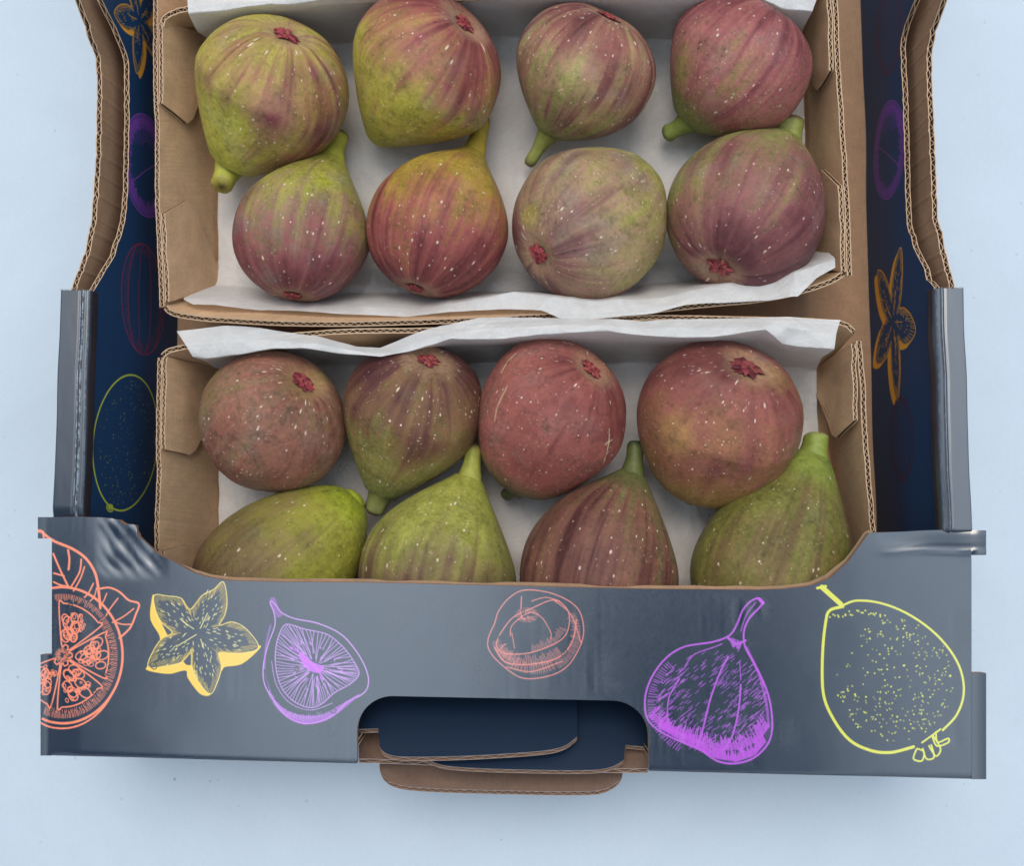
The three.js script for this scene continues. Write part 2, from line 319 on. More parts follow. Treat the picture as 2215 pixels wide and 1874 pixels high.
const rightArt = wallArt(RIB, RIT, (a) => {
  let p = a.at(1915, 60); cocoa(a, p[0], p[1] + 2, 24, 17, '#5a2438');
  p = a.at(1918, 325); mango(a, p[0], p[1], 24, 20, '#8f42b0');
  p = a.at(1932, 695); carambola(a, p[0], p[1] - 3, 39, 0.1, '#dc983c', '#f0a83a', 0.66);
  p = a.at(1945, 950); cocoa(a, p[0], p[1], 20, 14, '#4a2030');
});
const inkWall = (tex) => new THREE.MeshPhysicalMaterial({ name: 'printed black gloss', map: tex, roughness: 0.45, ior: 1.5, specularIntensity: 0.3 });
// worn pale cracks in the ink along the creases of the rolled tops
const capTex = (seed, lines) => dataTex(128, 1024, (x, y) => {
  const u = x / 127; let w = 0;
  for (const [c, wd, k] of lines) { const q = Math.abs(u - c - 0.02 * noise(y * 0.01, c * 9, seed)) / wd; if (q < 1) w = Math.max(w, k * sstep(1, 0.4, q) * sstep(-0.25, 0.45, noise(y * 0.055, u * 26, seed) + 0.6 * noise(y * 0.2, u * 60, seed + 2))); }
  return [18, 34, 52].map((v, k) => lerp(v, [150, 160, 170][k], w));
}, { repeat: false });
const capMat = (tex, sp) => new THREE.MeshPhysicalMaterial({ name: 'black gloss fold', map: tex, roughness: 0.3, clearcoat: 0.5, clearcoatRoughness: 0.2, ior: 1.8, specularIntensity: sp });
const capLeft = capMat(capTex(3, [[0.66, 0.03, 0.75], [0.75, 0.05, 0.85], [0.93, 0.03, 0.4]]), 0.75), capRight = capMat(capTex(7, [[0.74, 0.05, 0.35], [0.9, 0.05, 0.3]]), 1.6);
function sideWall(side) {
  const L = side < 0;
  const inMat = inkWall(L ? leftArt : rightArt);
  const outer = wallBoard(L ? leftOuter : rightOuter, L ? LXB + 0.0015 : RXB - 0.0015, L ? LXT + 0.0015 : RXT - 0.0015, 0.0026, 2, null, 1);
  const inner = wallBoard(L ? leftInner : rightInner, L ? LIB - 0.0021 : RIB + 0.0021, L ? LIT - 0.0023 : RIT + 0.0023, 0.0026, 5, wallUV, 1);
  const grp = new THREE.Group(); grp.name = 'side_wall'; crate.add(grp);
  // the + side of these boards faces -x
  boardPart('outer_panel', outer, L ? [ink, kraftBrown, kraftEdge] : [kraftBrown, ink, kraftEdge], grp);
  boardPart('inner_panel', inner, L ? [kraftBrown, inMat, kraftEdge] : [inMat, kraftBrown, kraftEdge], grp);
  // rolled top over the raised front length
  const z0 = (onWall(L ? 139 : 2077, L ? 629 : 624, L ? LXB : RXB, L ? LXT : RXT, TOP)).z, z1 = at(1100, L ? 1126 : 1162, TOP).z;
  const s = L ? 1 : -1, xo = L ? LXT : RXT, xi = L ? LIT : RIT;
  const o1 = xo - s * 0.0014, i1 = xi + s * 0.0006, W = Math.abs(i1 - o1), sec = [[o1, TOP - 0.02], [o1, TOP - 0.006]];
  for (let k = 0; k <= 70; k++) { // flat top with tight folded corners and a crease near the inner fold
    const d = W * (0.5 - 0.5 * Math.cos(k / 70 * Math.PI)), e = Math.min(d, W - d), c = d < W / 2 ? 0.0008 : L ? 0.002 : 0.0042, q = d / W;
    sec.push([o1 + s * d, TOP + 0.0004 - (e < c ? c - Math.sqrt(Math.max(0, c * c - (c - e) ** 2)) : 0) + 0.0006 * Math.exp(-(((q - 0.74) / 0.035) ** 2)) - 0.0003 * Math.exp(-(((q - 0.66) / 0.04) ** 2))]);
  }
  sec.push([i1, TOP - 0.005], [i1 + s * 0.0001, TOP - 0.0065]);
  const cv = sec.map(([x, y]) => V(x, y, 0)), nc = cv.length - 1;
  const nz = 160;
  const cap = gridGeo(nc, nz, (i, j) => { const z = lerp(z0, z1, j / nz), q = cv[i]; const k = sstep(TOP - 0.003, TOP, q.y); return V(q.x + 0.00025 * noise(z * 50, 1, side + 3), q.y - k * (L ? 0.0012 : 0.0052) * sstep(z1 - (L ? 0.006 : 0.003), z1, z) + k * (0.00007 * fbm(z * 60, i * 0.05, side + 9, 3)), z); }, (i, j) => [clamp((cv[i].x - o1) / (i1 - o1)), j / nz], !L ? true : false);
  part('rolled_top', cap, L ? capLeft : capRight, grp);
  // pale torn edge at the end of the roll
  const lip = gridGeo(nc, 1, (i, j) => V(cv[i].x, cv[i].y + (j ? 0.0003 : -0.0004), z0 - 0.0001 - 0.0004 * Math.abs(noise(i * 0.5, 2, side))), (i, j) => [i, j]);
  part('cut_edge', lip, new THREE.MeshStandardMaterial({ name: 'pale board edge', color: css(205, 200, 195), roughness: 0.9 }), grp);
}
sideWall(-1); sideWall(1);
{ // front wall below the ledge, and the far end beyond the frame
  const back = board((u, v) => V(lerp(LXT + 0.004, RXT - 0.004, u), lerp(TOP - 0.002, 0, v), Z_BACK - 0.003), 4, 2, 0.004, { len: 0.39, hgt: 0.08 });
  boardPart('end_wall', back, [ink, ink, kraftEdge], crate);
}
// ledge over the front end: a printed sheet with a curved cut-out and a hand hole open at its front fold
const BACK_EDGE = [[116, 1119], [165, 1118], [225, 1120], [260, 1125], [272, 1134], [296, 1136], [302, 1160], [343, 1197], [386, 1219], [420, 1238], [455, 1249], [500, 1256], [620, 1259], [800, 1260], [1097, 1267], [1400, 1274], [1640, 1276], [1693, 1274], [1752, 1267], [1792, 1251], [1832, 1215], [1855, 1183], [1877, 1153], [1903, 1152], [2000, 1149], [2097, 1147]];
const frontY = (x) => lerp(1632, 1684, (x - 97) / (2125 - 97));
function ledgeFront(x) {
  const top = lerp(1503, 1516, (x - 774) / 628), r = 78;
  const e = Math.min(x - 774, 1402 - x);
  return e < r ? top + r - Math.sqrt(Math.max(0, r * r - (r - e) ** 2)) : top;
}
const X0 = at(80, 1400, TOP).x, X1 = at(2140, 1400, TOP).x, ZL0 = at(1100, 1110, TOP).z, ZL1 = at(1100, 1700, TOP).z;
const ledgeUV = (p) => [(p.x - X0) / (X1 - X0), 1 - (p.z - ZL0) / (ZL1 - ZL0)];
const CRUMPLE = along([V(228, 0, 1112), V(250, 0, 1150), V(290, 0, 1200), V(340, 0, 1236)]);
function ledgeLift(px, py) { // dents of the sheet in metres
  let h = 0.00012 * fbm(px * 0.006, py * 0.006, 4, 3);
  // crumpled left shoulder: folds running parallel to the torn edge
  const e = polyAt(BACK_EDGE, px)[1];
  const m = sstep(205, 250, px) * sstep(372, 330, px) * sstep(1262, 1215, py);
  if (m > 0) {
    const w = (px - 235) * 0.76 - (py - 1120) * 0.64 + 6 * noise(px * 0.014, py * 0.014, 8), k = w / 23 + 0.25 * noise(px * 0.02, py * 0.02, 5);
    h += m * (0.00013 * Math.pow(0.5 + 0.5 * Math.cos(k * 2 * Math.PI), 1.3) - 0.0005 + 0.0003 * noise(px * 0.03, py * 0.03, 2));
  }
  // right shoulder: the sheet rolls down towards its back edge along a crease
  const q = sstep(1880, 2050, px);
  const c = 1193 + 5 * noise(px * 0.012, 3, 3);
  if (q > 0) h += q * (-0.0030 * sstep(c, c - 45, py) + 0.0011 * Math.exp(-(((py - c) / 7) ** 2)) + 0.0006 * Math.exp(-(((py - c + 17) / 5) ** 2)) * sstep(2030, 1900, px));
  h += sstep(180, 110, px) * -0.0008 + sstep(2060, 2120, px) * 0.0012 * sstep(1230, 1150, py);
  return h;
}
const ledgeArt = (() => {
  const W = 2048, H = Math.round(W * (ZL1 - ZL0) / (X1 - X0));
  const a = new Art(W, H, (px, py) => { const p = at(px, py, TOP); return [(p.x - X0) / (X1 - X0) * W, (p.z - ZL0) / (ZL1 - ZL0) * H]; }, W / 2060);
  const x = a.x; x.fillStyle = PRINT_BASE; x.fillRect(0, 0, W, H);
  { // passion fruit with leaves, cut off by the side of the crate
    const c = [138, 1417], C = ORANGE;
    a.line([[88, 1148], [118, 1170], [160, 1187], [190, 1208], [210, 1240], [217, 1275], [221, 1315]], C, 6); a.line([[95, 1150], [98, 1166], [118, 1168]], C, 4);
    a.line([[118, 1198], [133, 1232], [153, 1272]], C, 4.5); a.line([[119, 1240], [142, 1246]], C, 4); a.line([[119, 1259], [135, 1266], [153, 1269]], C, 4);
    a.line([[151, 1190], [154, 1210], [152, 1232]], C, 5); a.line([[180, 1210], [176, 1238], [156, 1272]], C, 4); a.line([[187, 1226], [178, 1252], [163, 1278]], C, 3.5); a.line([[206, 1262], [196, 1282], [187, 1292]], C, 3.5); a.line([[213, 1272], [208, 1290], [199, 1300]], C, 3);
    a.line([[221, 1273], [240, 1271], [262, 1280], [282, 1298], [304, 1306], [297, 1330], [285, 1358], [262, 1380]], C, 4.5); a.line([[235, 1283], [228, 1300], [222, 1308]], C, 3); a.line([[259, 1294], [243, 1315], [233, 1332]], C, 3.2); a.line([[293, 1316], [270, 1334], [247, 1346]], C, 3.2); a.line([[288, 1350], [268, 1350], [250, 1344]], C, 3.2);
    a.line(arc(c[0], c[1], 131, 147, -100, 110), C, 5.5); a.line(arc(c[0] - 2, c[1] + 6, 128, 152, 30, 125), C, 4);
    a.hatch(arc(c[0], c[1] + 2, 120, 134, -98, 112, 60), c, 15, 4.2, C, 1.7); a.hatch(arc(c[0], c[1] + 2, 110, 122, -40, 112, 60), c, 10, 9, C, 1.4);
    const wedge = (a0, a1) => { const p = [...arc(c[0], c[1], 101, 112, a0, a1, 10), ...arc(c[0], c[1], 22, 24, a1, a0, 3)]; a.line(p, C, 3.4, true); for (let k = 0; k < 34; k++) { const q = (a0 + 8 + a.r() * (a1 - a0 - 16)) * Math.PI / 180, r = 38 + 52 * a.r(), s = k < 9 ? 8 + 5 * a.r() : 2 + 3 * a.r(); a.oval(c[0] + Math.cos(q) * r, c[1] + Math.sin(q) * r * 1.1, s * 0.8, s * 1.15, q + 1.2, C, s > 7 ? 3 : 2); } };
    wedge(-94, -34); wedge(-26, 26); wedge(34, 96); wedge(104, 160);
    a.hatch(arc(c[0], c[1], 16, 16, 0, 360, 12), c, 12, 5, C, 2);
  }
  { // star fruit
    const out = [[337, 1288], [385, 1290], [415, 1313], [440, 1290], [488, 1262], [494, 1298], [480, 1350], [520, 1345], [562, 1398], [520, 1416], [478, 1417], [480, 1445], [456, 1500], [428, 1468], [415, 1425], [392, 1438], [324, 1440], [340, 1400], [373, 1370], [348, 1330]];
    const lobes = [[337, 1288], [365, 1289], [395, 1294], [414, 1318], [440, 1288], [465, 1275], [486, 1259], [494, 1300], [489, 1330], [478, 1352], [505, 1345], [535, 1360], [562, 1399], [530, 1412], [500, 1412], [476, 1412], [482, 1440], [473, 1475], [457, 1500], [430, 1470], [418, 1440], [416, 1412], [395, 1432], [362, 1440], [324, 1441], [338, 1402], [355, 1380], [376, 1368], [352, 1345], [340, 1320]];
    const side = lobes.map(([u, v], i) => [u - 7, v + 2]);
    a.fill([[337, 1288], [331, 1300], [329, 1340], [349, 1378], [342, 1410], [322, 1440], [324, 1450], [368, 1457], [404, 1450], [410, 1467], [436, 1500], [458, 1502], [440, 1478], [420, 1440], [400, 1430], [352, 1345]], YELLOW);
    a.fill([[476, 1412], [482, 1450], [490, 1442], [527, 1435], [563, 1404], [562, 1396], [520, 1412]], YELLOW);
    a.fill(lobes, PRINT_BASE); a.line(lobes, '#f6d76a', 2.2, true);
    const cc = [428, 1366];
    a.hatch([...lobes, lobes[0]], cc, 24, 3.4, '#d9b23c', 1.1, 0.7);
    for (const t of [[337, 1288], [486, 1259], [562, 1399], [457, 1500], [324, 1441]]) for (let k = 0; k < 34; k++) { const q = 0.12 + 0.6 * a.r(), o = (a.r() - 0.5) * 44, ux = (t[0] - cc[0]), uy = (t[1] - cc[1]), l = Math.hypot(ux, uy), px = cc[0] + ux * q - uy / l * o, py = cc[1] + uy * q + ux / l * o; a.line([[px, py], [px + ux / l * 5, py + uy / l * 5]], '#e9d98a', 1.6); }
    a.line([[393, 1338], [408, 1350], [422, 1360]], '#f0df80', 2); a.line([[436, 1359], [452, 1326]], '#f0df80', 2); a.line([[428, 1372], [385, 1398]], '#f0df80', 2); a.line([[437, 1382], [444, 1402]], '#f0df80', 2);
  }
  { // half fig
    const C = '#c98ade', D = PURPLE;
    const o = [[590, 1300], [600, 1310], [612, 1325], [640, 1338], [690, 1348], [740, 1372], [775, 1412], [796, 1455], [797, 1485], [783, 1502], [752, 1518], [730, 1540], [700, 1558], [660, 1564], [625, 1550], [597, 1518], [575, 1480], [572, 1440], [582, 1395], [597, 1352], [595, 1325], [587, 1305]];
    a.line(o, C, 2.6, true);
    a.fill([[575, 1450], [590, 1500], [615, 1530], [650, 1545], [695, 1545], [735, 1525], [780, 1500], [735, 1540], [700, 1560], [655, 1565], [615, 1545], [590, 1510]], D, 0.75);
    a.line([[588, 1350], [577, 1400], [575, 1445]], D, 4, false, 0.6);
    a.line([[590, 1430], [600, 1480], [630, 1520], [675, 1535], [720, 1520]], C, 1.6);
    const inr = [[622, 1350], [660, 1360], [710, 1372], [745, 1400], [770, 1435], [778, 1458], [760, 1478], [725, 1498], [700, 1520], [675, 1530], [640, 1518], [612, 1488], [600, 1450], [598, 1410], [606, 1372]];
    a.line(inr, C, 2, true);
    const c = [683, 1442];
    for (let i = 0; i < 84; i++) { const t = i / 84 * inr.length, k = Math.floor(t), f = t - k, p = inr[k], q = inr[(k + 1) % inr.length], ex = lerp(p[0], q[0], f), ey = lerp(p[1], q[1], f), e = 0.16 + 0.5 * Math.pow(a.r(), 1.6); const mx = lerp(ex, c[0], 0.4) + (a.r() - 0.5) * 9, my = lerp(ey, c[1], 0.4) + (a.r() - 0.5) * 9; a.line([[ex, ey], [mx, my], [lerp(ex, c[0], 1 - e), lerp(ey, c[1], 1 - e)]], C, 2.1, false, 0.85); }
    a.fill([[650, 1412], [676, 1430], [702, 1442], [690, 1455], [668, 1448], [655, 1432]], '#d35df0', 0.85); a.line([[630, 1400], [660, 1418], [690, 1450], [700, 1470]], '#d35df0', 5, false, 0.7);
    a.hatch(arc(660, 1480, 80, 75, 60, 170, 30), [660, 1440], 12, 4, C, 1.2); a.fill([[586, 1296], [597, 1293], [606, 1316], [615, 1328], [603, 1336], [594, 1320]], D, 0.55);
  }
  { // mangosteen
    const C = SALMON;
    a.line([[1138, 1276], [1198, 1285], [1248, 1315], [1262, 1362], [1252, 1402], [1225, 1442], [1185, 1462], [1131, 1466], [1091, 1442], [1060, 1409], [1056, 1382], [1070, 1348], [1079, 1321], [1104, 1291]], C, 2.6, true);
    a.line([[1151, 1315], [1198, 1298], [1228, 1321], [1228, 1362], [1205, 1389], [1144, 1412], [1091, 1412], [1074, 1395], [1084, 1368], [1110, 1335]], C, 2.6, true);
    a.line([[1104, 1375], [1108, 1352], [1144, 1325], [1171, 1335], [1191, 1368], [1190, 1384]], C, 2.2); a.line([[1107, 1368], [1113, 1402]], C, 2); a.line([[1070, 1400], [1095, 1432], [1150, 1436], [1210, 1420], [1238, 1385], [1246, 1340]], C, 3); a.line([[1200, 1300], [1235, 1330], [1256, 1390]], C, 2.4); a.line([[1095, 1442], [1150, 1452], [1215, 1430]], C, 2.4);
    a.hatch(arc(1150, 1370, 88, 70, 40, 150, 40), [1150, 1340], 26, 4, C, 1.6); a.hatch([[1150, 1410], [1200, 1392], [1226, 1360]], [1150, 1330], 18, 4, C, 1.5);
    a.line([[1128, 1290], [1127, 1330], [1135, 1340]], C, 2.6); a.line([[1150, 1300], [1180, 1292], [1210, 1300]], C, 2.4);
    a.hatch(arc(1160, 1370, 95, 88, -30, 60, 40), [1150, 1360], 22, 5, C, 1.3); a.hatch(arc(1155, 1372, 92, 85, 60, 170, 40), [1150, 1360], 28, 4.5, C, 1.5); a.hatch(arc(1140, 1330, 26, 16, 0, 360, 20), [1140, 1330], 16, 4, C, 1.4);
  }
  { // whole fig
    const C = '#b457cf', D = '#c250dc';
    const o = [[1640, 1294], [1622, 1300], [1604, 1320], [1594, 1345], [1577, 1373], [1540, 1388], [1480, 1398], [1440, 1422], [1408, 1465], [1394, 1510], [1400, 1555], [1430, 1583], [1480, 1607], [1515, 1622], [1550, 1645], [1590, 1650], [1630, 1637], [1660, 1605], [1668, 1565], [1660, 1505], [1640, 1455], [1615, 1410], [1607, 1388], [1608, 1360], [1620, 1335], [1645, 1308]];
    a.line(o, C, 4.2, true); a.line([[1612, 1400], [1640, 1460], [1655, 1520], [1660, 1570]], D, 6, false, 0.7);
    a.line([[1573, 1420], [1555, 1455], [1535, 1510], [1520, 1570], [1508, 1612]], C, 4); a.line([[1600, 1480], [1596, 1530], [1582, 1590], [1560, 1625]], C, 4); a.line([[1598, 1432], [1600, 1470]], C, 2); a.line([[1468, 1468], [1445, 1510], [1442, 1570]], C, 3);
    a.fill([[1396, 1535], [1420, 1560], [1460, 1580], [1505, 1600], [1545, 1612], [1600, 1605], [1645, 1580], [1664, 1560], [1655, 1610], [1625, 1638], [1590, 1650], [1548, 1645], [1510, 1618], [1430, 1584]], D, 0.22); a.hatch([[1400, 1548], [1440, 1580], [1500, 1602], [1550, 1622], [1600, 1620], [1640, 1600], [1662, 1570]], [1540, 1400], 34, 2.6, D, 2.2, 0.7); a.hatch([[1420, 1570], [1480, 1605], [1545, 1638], [1590, 1646], [1630, 1632], [1655, 1602]], [1540, 1400], 26, 2.4, D, 2.4, 0.6);
    for (let k = 0; k < 520; k++) { const q = a.r() * Math.PI * 2, d = Math.pow(a.r(), 0.33), px = 1535 + Math.cos(q) * d * 118, py = 1520 + Math.sin(q) * d * 108; if (py < 1420 + Math.abs(px - 1560) * 0.3 && a.r() < 0.6) continue; a.line([[px, py], [px + 8, py - 7]], C, 1.8, false, 0.75); }
    a.line([[1573, 1380], [1590, 1392], [1610, 1385]], C, 5); a.hatch([[1575, 1378], [1606, 1388]], [1590, 1420], 24, 3, C, 2); a.line([[1632, 1303], [1612, 1330], [1600, 1365]], C, 3, false, 0.8); a.hatch(arc(1530, 1520, 130, 120, 120, 230, 40), [1535, 1520], 22, 5, C, 2);
    a.line([[1480, 1440], [1500, 1415], [1540, 1400], [1560, 1392]], C, 2.4); a.line([[1640, 1296], [1648, 1304]], D, 7);
  }
  { // lemon-yellow guava
    const C = LEMON;
    a.line([[1775, 1270], [1795, 1288], [1815, 1306]], C, 11); a.line([[1765, 1272], [1783, 1268]], C, 6);
    a.line([[1822, 1308], [1850, 1299], [1900, 1304], [1955, 1325], [2010, 1362], [2050, 1405], [2074, 1450], [2080, 1500], [2065, 1545], [2035, 1578]], C, 5); a.line([[1820, 1312], [1792, 1320], [1783, 1345], [1776, 1420], [1778, 1500], [1800, 1555], [1835, 1600], [1880, 1622], [1925, 1626], [1972, 1614]], C, 6.5);
    a.dots(360, (r) => { const q = r() * 2 * Math.PI, d = Math.pow(r(), 0.4) * 0.93, px = 1930 + Math.cos(q) * d * 138, py = 1470 + Math.sin(q) * d * 142; const corner = px < 1860 && py > 1340 && py < 1480; return (corner && r() < 0.85) || (px - py * 0.25 > 1655 && py < 1400 && r() < 0.7) ? null : [px, py]; }, C, 1.4, 2.5);
    for (let k = 0; k < 24; k++) a.oval(1790 + k * 5 + a.r() * 6, 1318 + Math.abs(12 - k) * 0.6 + a.r() * 12, 2.2, 2.2, 0, C, 1, true, 0.9);
    for (const p of [[[1978, 1620], [1972, 1640], [1990, 1644], [1994, 1625], [1980, 1618]], [[1992, 1618], [2000, 1640], [2016, 1636], [2010, 1610]], [[2005, 1612], [2020, 1634], [2030, 1618], [2014, 1590]], [[2012, 1590], [2022, 1612], [2046, 1605], [2046, 1596], [2024, 1604], [2020, 1582]], [[1990, 1605], [2014, 1588], [2030, 1576]]]) a.line(p, C, 4);
  }
  // scuffs and dried drops on the varnish
  for (let k = 0; k < 46; k++) { const px = 130 + a.r() * 1100, py = 1285 + a.r() * 340, s = 2 + a.r() * 4; a.oval(px, py, s, s * 1.3, a.r() * 3, '#07080b', 1.6, false, 0.9); if (a.r() > 0.5) a.oval(px, py, s * 0.5, s * 0.6, 0, '#3a4048', 1, true, 0.5); }
  return a.tex();
})();
const ledgeRough = dataTex(1024, 256, (x, y) => { const st = noise(x * 0.25, y * 0.012, 3) * 0.6 + noise(x * 0.09, y * 0.02, 8) * 0.5, b = fbm(x * 0.012, y * 0.02, 5, 4), f = noise(x * 0.5, y * 0.5, 2); const v = 64 + 30 * st * sstep(0.0, 0.5, b) + 6 * b + 5 * f; return [v, v, v]; }, { srgb: false });
const ledgeMat = new THREE.MeshPhysicalMaterial({ name: 'printed varnished board', map: ledgeArt, roughness: 1.0, roughnessMap: ledgeRough, clearcoat: 0.8, clearcoatRoughness: 0.2, ior: 2.0, specularIntensity: 0.95 });
{
  const LT = 0.0034;
  const piece = (xa, xb, front) => {
    const xs = new Set([xa, xb]); for (let x = xa; x < xb; x += x > 200 && x < 385 ? 2.5 : 6) xs.add(x); for (const p of BACK_EDGE) if (p[0] > xa && p[0] < xb) xs.add(p[0]);
    if (front === ledgeFront) for (let k = 1; k < 24; k++) { const e = 78 * (1 - Math.cos(k / 24 * Math.PI / 2)); xs.add(774 + e); xs.add(1402 - e); }
    const us = [...xs].sort((p, q) => p - q).map((x) => (x - xa) / (xb - xa));
    return board((u, v) => { const x = xa + (xb - xa) * u, yb = polyAt(BACK_EDGE, x)[1], y = lerp(yb, front(x), v); return at(x, y, TOP + ledgeLift(x, y) - (v > 0.988 && front !== ledgeFront ? 0.0007 : 0)); }, 0, 120, LT, { us, uv: ledgeUV, len: 0.4, hgt: 0.09, flutes: false });
  };
  const pieces = [piece(117, 774, frontY), piece(774, 1402, ledgeFront), piece(1402, 2097, frontY)];
  // tabs at the sides
  const tabs = [];
  const tab = (x0, x1, y0, y1, drop) => { const g = board((u, v) => { const x = lerp(x0, x1, u), y = lerp(y0, y1, v); return at(x, y, TOP + ledgeLift(x, y) + drop(u, v)); }, 6, 8, LT, { uv: ledgeUV, flutes: false, len: 0.02, hgt: 0.02 }); tabs.push(g); };
  tab(89, 116.9, 1119, 1165, (u) => -0.0012 * (1 - u) * (1 - u)); tab(95, 116.5, 1415, 1633, (u, v) => -0.001 * (1 - u) ** 2);
  tab(2097.2, 2128, 1149, 1197, (u, v) => -0.0008 * u * u + 0.0008 * u); tab(2097.3, 2126, 1455, 1684, (u) => -0.0012 * u * u);
  const all = [...pieces, ...tabs];
  const led = part('front_ledge', mergeGeometries([mergeGeometries(all.map((g) => g.outer)), mergeGeometries(all.map((g) => g.back)), mergeGeometries(all.map((g) => g.rest))], true), [ledgeMat, kraftBrown, new THREE.MeshStandardMaterial({ name: 'cut board', color: css(150, 118, 98), roughness: 0.9 })], crate);
  // brown second ply showing behind the cut edge
  const ply = board((u, v) => { const x = lerp(352, 1880, u), y = polyAt(BACK_EDGE, x)[1], dx = polyAt(BACK_EDGE, x + 6)[1] - polyAt(BACK_EDGE, x - 6)[1], l = Math.hypot(12, dx); const o = lerp((-9 - 2.5 * noise(x * 0.02, 2, 2)) * sstep(352, 450, x) + 3, 26, v); return at(x - dx / l * o, y + 12 / l * o, TOP - 0.0042 + 0.0005 * noise(x * 0.01, 1, 1)); }, 220, 2, 0.003, { len: 0.33, hgt: 0.01, flutes: false });
  boardPart('inner_ply', ply, [kraftBrown, kraftBrown, kraftEdge], crate);
  // front wall under the fold, on both sides of the hand hole
  const wallXs = [[at(100, 1640, TOP).x, at(773, 1640, TOP).x], [at(1403, 1660, TOP).x, at(2122, 1680, TOP).x]];
  const g1 = wallXs.map(([a0, a1], k) => board((u, v) => V(lerp(a0, a1, u), lerp(TOP - 0.0025, 0, v), Z_FRONT + (k ? 0.0035 : -0.001) - 0.006), 8, 4, 0.003, { len: 0.15, hgt: 0.08 }));
  const a0 = wallXs[0][1], a1 = wallXs[1][0];
  g1.push(board((u, v) => V(lerp(a0, a1, u), lerp(0.028, 0, v), Z_FRONT - 0.005), 8, 4, 0.003, { len: 0.12, hgt: 0.03 }));
  part('front_wall', mergeGeometries([mergeGeometries(g1.map((g) => g.outer)), mergeGeometries(g1.map((g) => g.back)), mergeGeometries(g1.map((g) => g.rest)), mergeGeometries(g1.map((g) => g.inside))], true), [kraftBrown, ink, kraftEdge, fluteShade], crate);
}
// cut-out flaps of the hand hole, pushed through and rising towards the front
function flap(name, outline, hOf, t, mats, period) {
  // outline: front edge as [x, y] list left to right, back edge y; F runs along x
  const { back } = outline; let front = outline.front;
  for (let k = 0; k < 3; k++) { const q = [front[0]]; for (let i = 0; i < front.length - 1; i++) { const a = front[i], b = front[i + 1]; if (Math.abs(a[0] - b[0]) < 2) { q.push(a, b); continue; } q.push([lerp(a[0], b[0], 0.25), lerp(a[1], b[1], 0.25)], [lerp(a[0], b[0], 0.75), lerp(a[1], b[1], 0.75)]); } q.push(front[front.length - 1]); front = q; }
  front = front.filter((p, i, a) => !i || p[0] > a[i - 1][0] + 1e-6);
  const x0 = front[0][0], x1 = front[front.length - 1][0];
  const us = []; const n = 90; for (let i = 0; i <= n; i++) us.push(i / n);
  for (const p of front) us.push((p[0] - x0) / (x1 - x0));
  const u2 = [...new Set(us.map((v) => Math.round(v * 1e4) / 1e4))].sort((a, b) => a - b);
  const b = board((u, v) => { const x = lerp(x0, x1, u), yf = polyAt(front, x)[1], y = lerp(back(x), yf, v); return at(x, y, hOf(y)); }, 0, 8, t, { us: u2, len: (x1 - x0) * 0.0002, hgt: 0.03, period, lt: 0.0004 });
  return boardPart(name, b, mats, crate);
}
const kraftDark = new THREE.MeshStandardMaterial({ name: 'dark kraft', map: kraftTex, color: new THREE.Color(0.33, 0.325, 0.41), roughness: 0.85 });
const dullEdge = new THREE.MeshStandardMaterial({ name: 'dull board edge', color: css(176, 160, 154), roughness: 0.9 });
const flapInk = new THREE.MeshPhysicalMaterial({ name: 'black board in shade', color: new THREE.Color(0.006, 0.018, 0.042), roughness: 0.42, ior: 1.5, specularIntensity: 0.7 });
flap('handle_flap', { front: [[776, 1582], [820, 1581], [820.6, 1600], [815, 1612], [824, 1628], [842, 1638], [870, 1643], [1000, 1641], [1120, 1634], [1190, 1628], [1225, 1618], [1248, 1598]].filter((p, i, a) => !i || p[0] > a[i - 1][0]), back: (x) => 1497 }, (y) => lerp(0.056, 0.0775, (y - 1497) / 146), 0.0034, [flapInk, kraftDark, dullEdge], 0.0088);
flap('handle_flap', { front: [[920, 1640], [940, 1656], [980, 1664], [1100, 1669], [1280, 1672], [1325, 1664], [1349, 1648], [1350, 1616], [1398, 1620]], back: (x) => 1497 }, (y) => lerp(0.049, 0.0725, (y - 1497) / 175), 0.0034, [flapInk, kraftDark, dullEdge], 0.0088);
flap('handle_backing', { front: [[777, 1646], [900, 1650], [1280, 1668], [1401, 1668]], back: (x) => 1560 }, (y) => lerp(0.045, 0.0660, (y - 1560) / 108), 0.003, [kraftDark, kraftDark, dullEdge], 0.0088);
flap('handle_tongue', { front: [[822, 1668], [830, 1686], [850, 1700], [890, 1708], [1000, 1713], [1280, 1719], [1318, 1709], [1340, 1692], [1346, 1678]], back: (x) => 1630 }, (y) => lerp(0.046, 0.0600, (y - 1630) / 90), 0.0034, [kraftDark, kraftDark, dullEdge], 0.004);

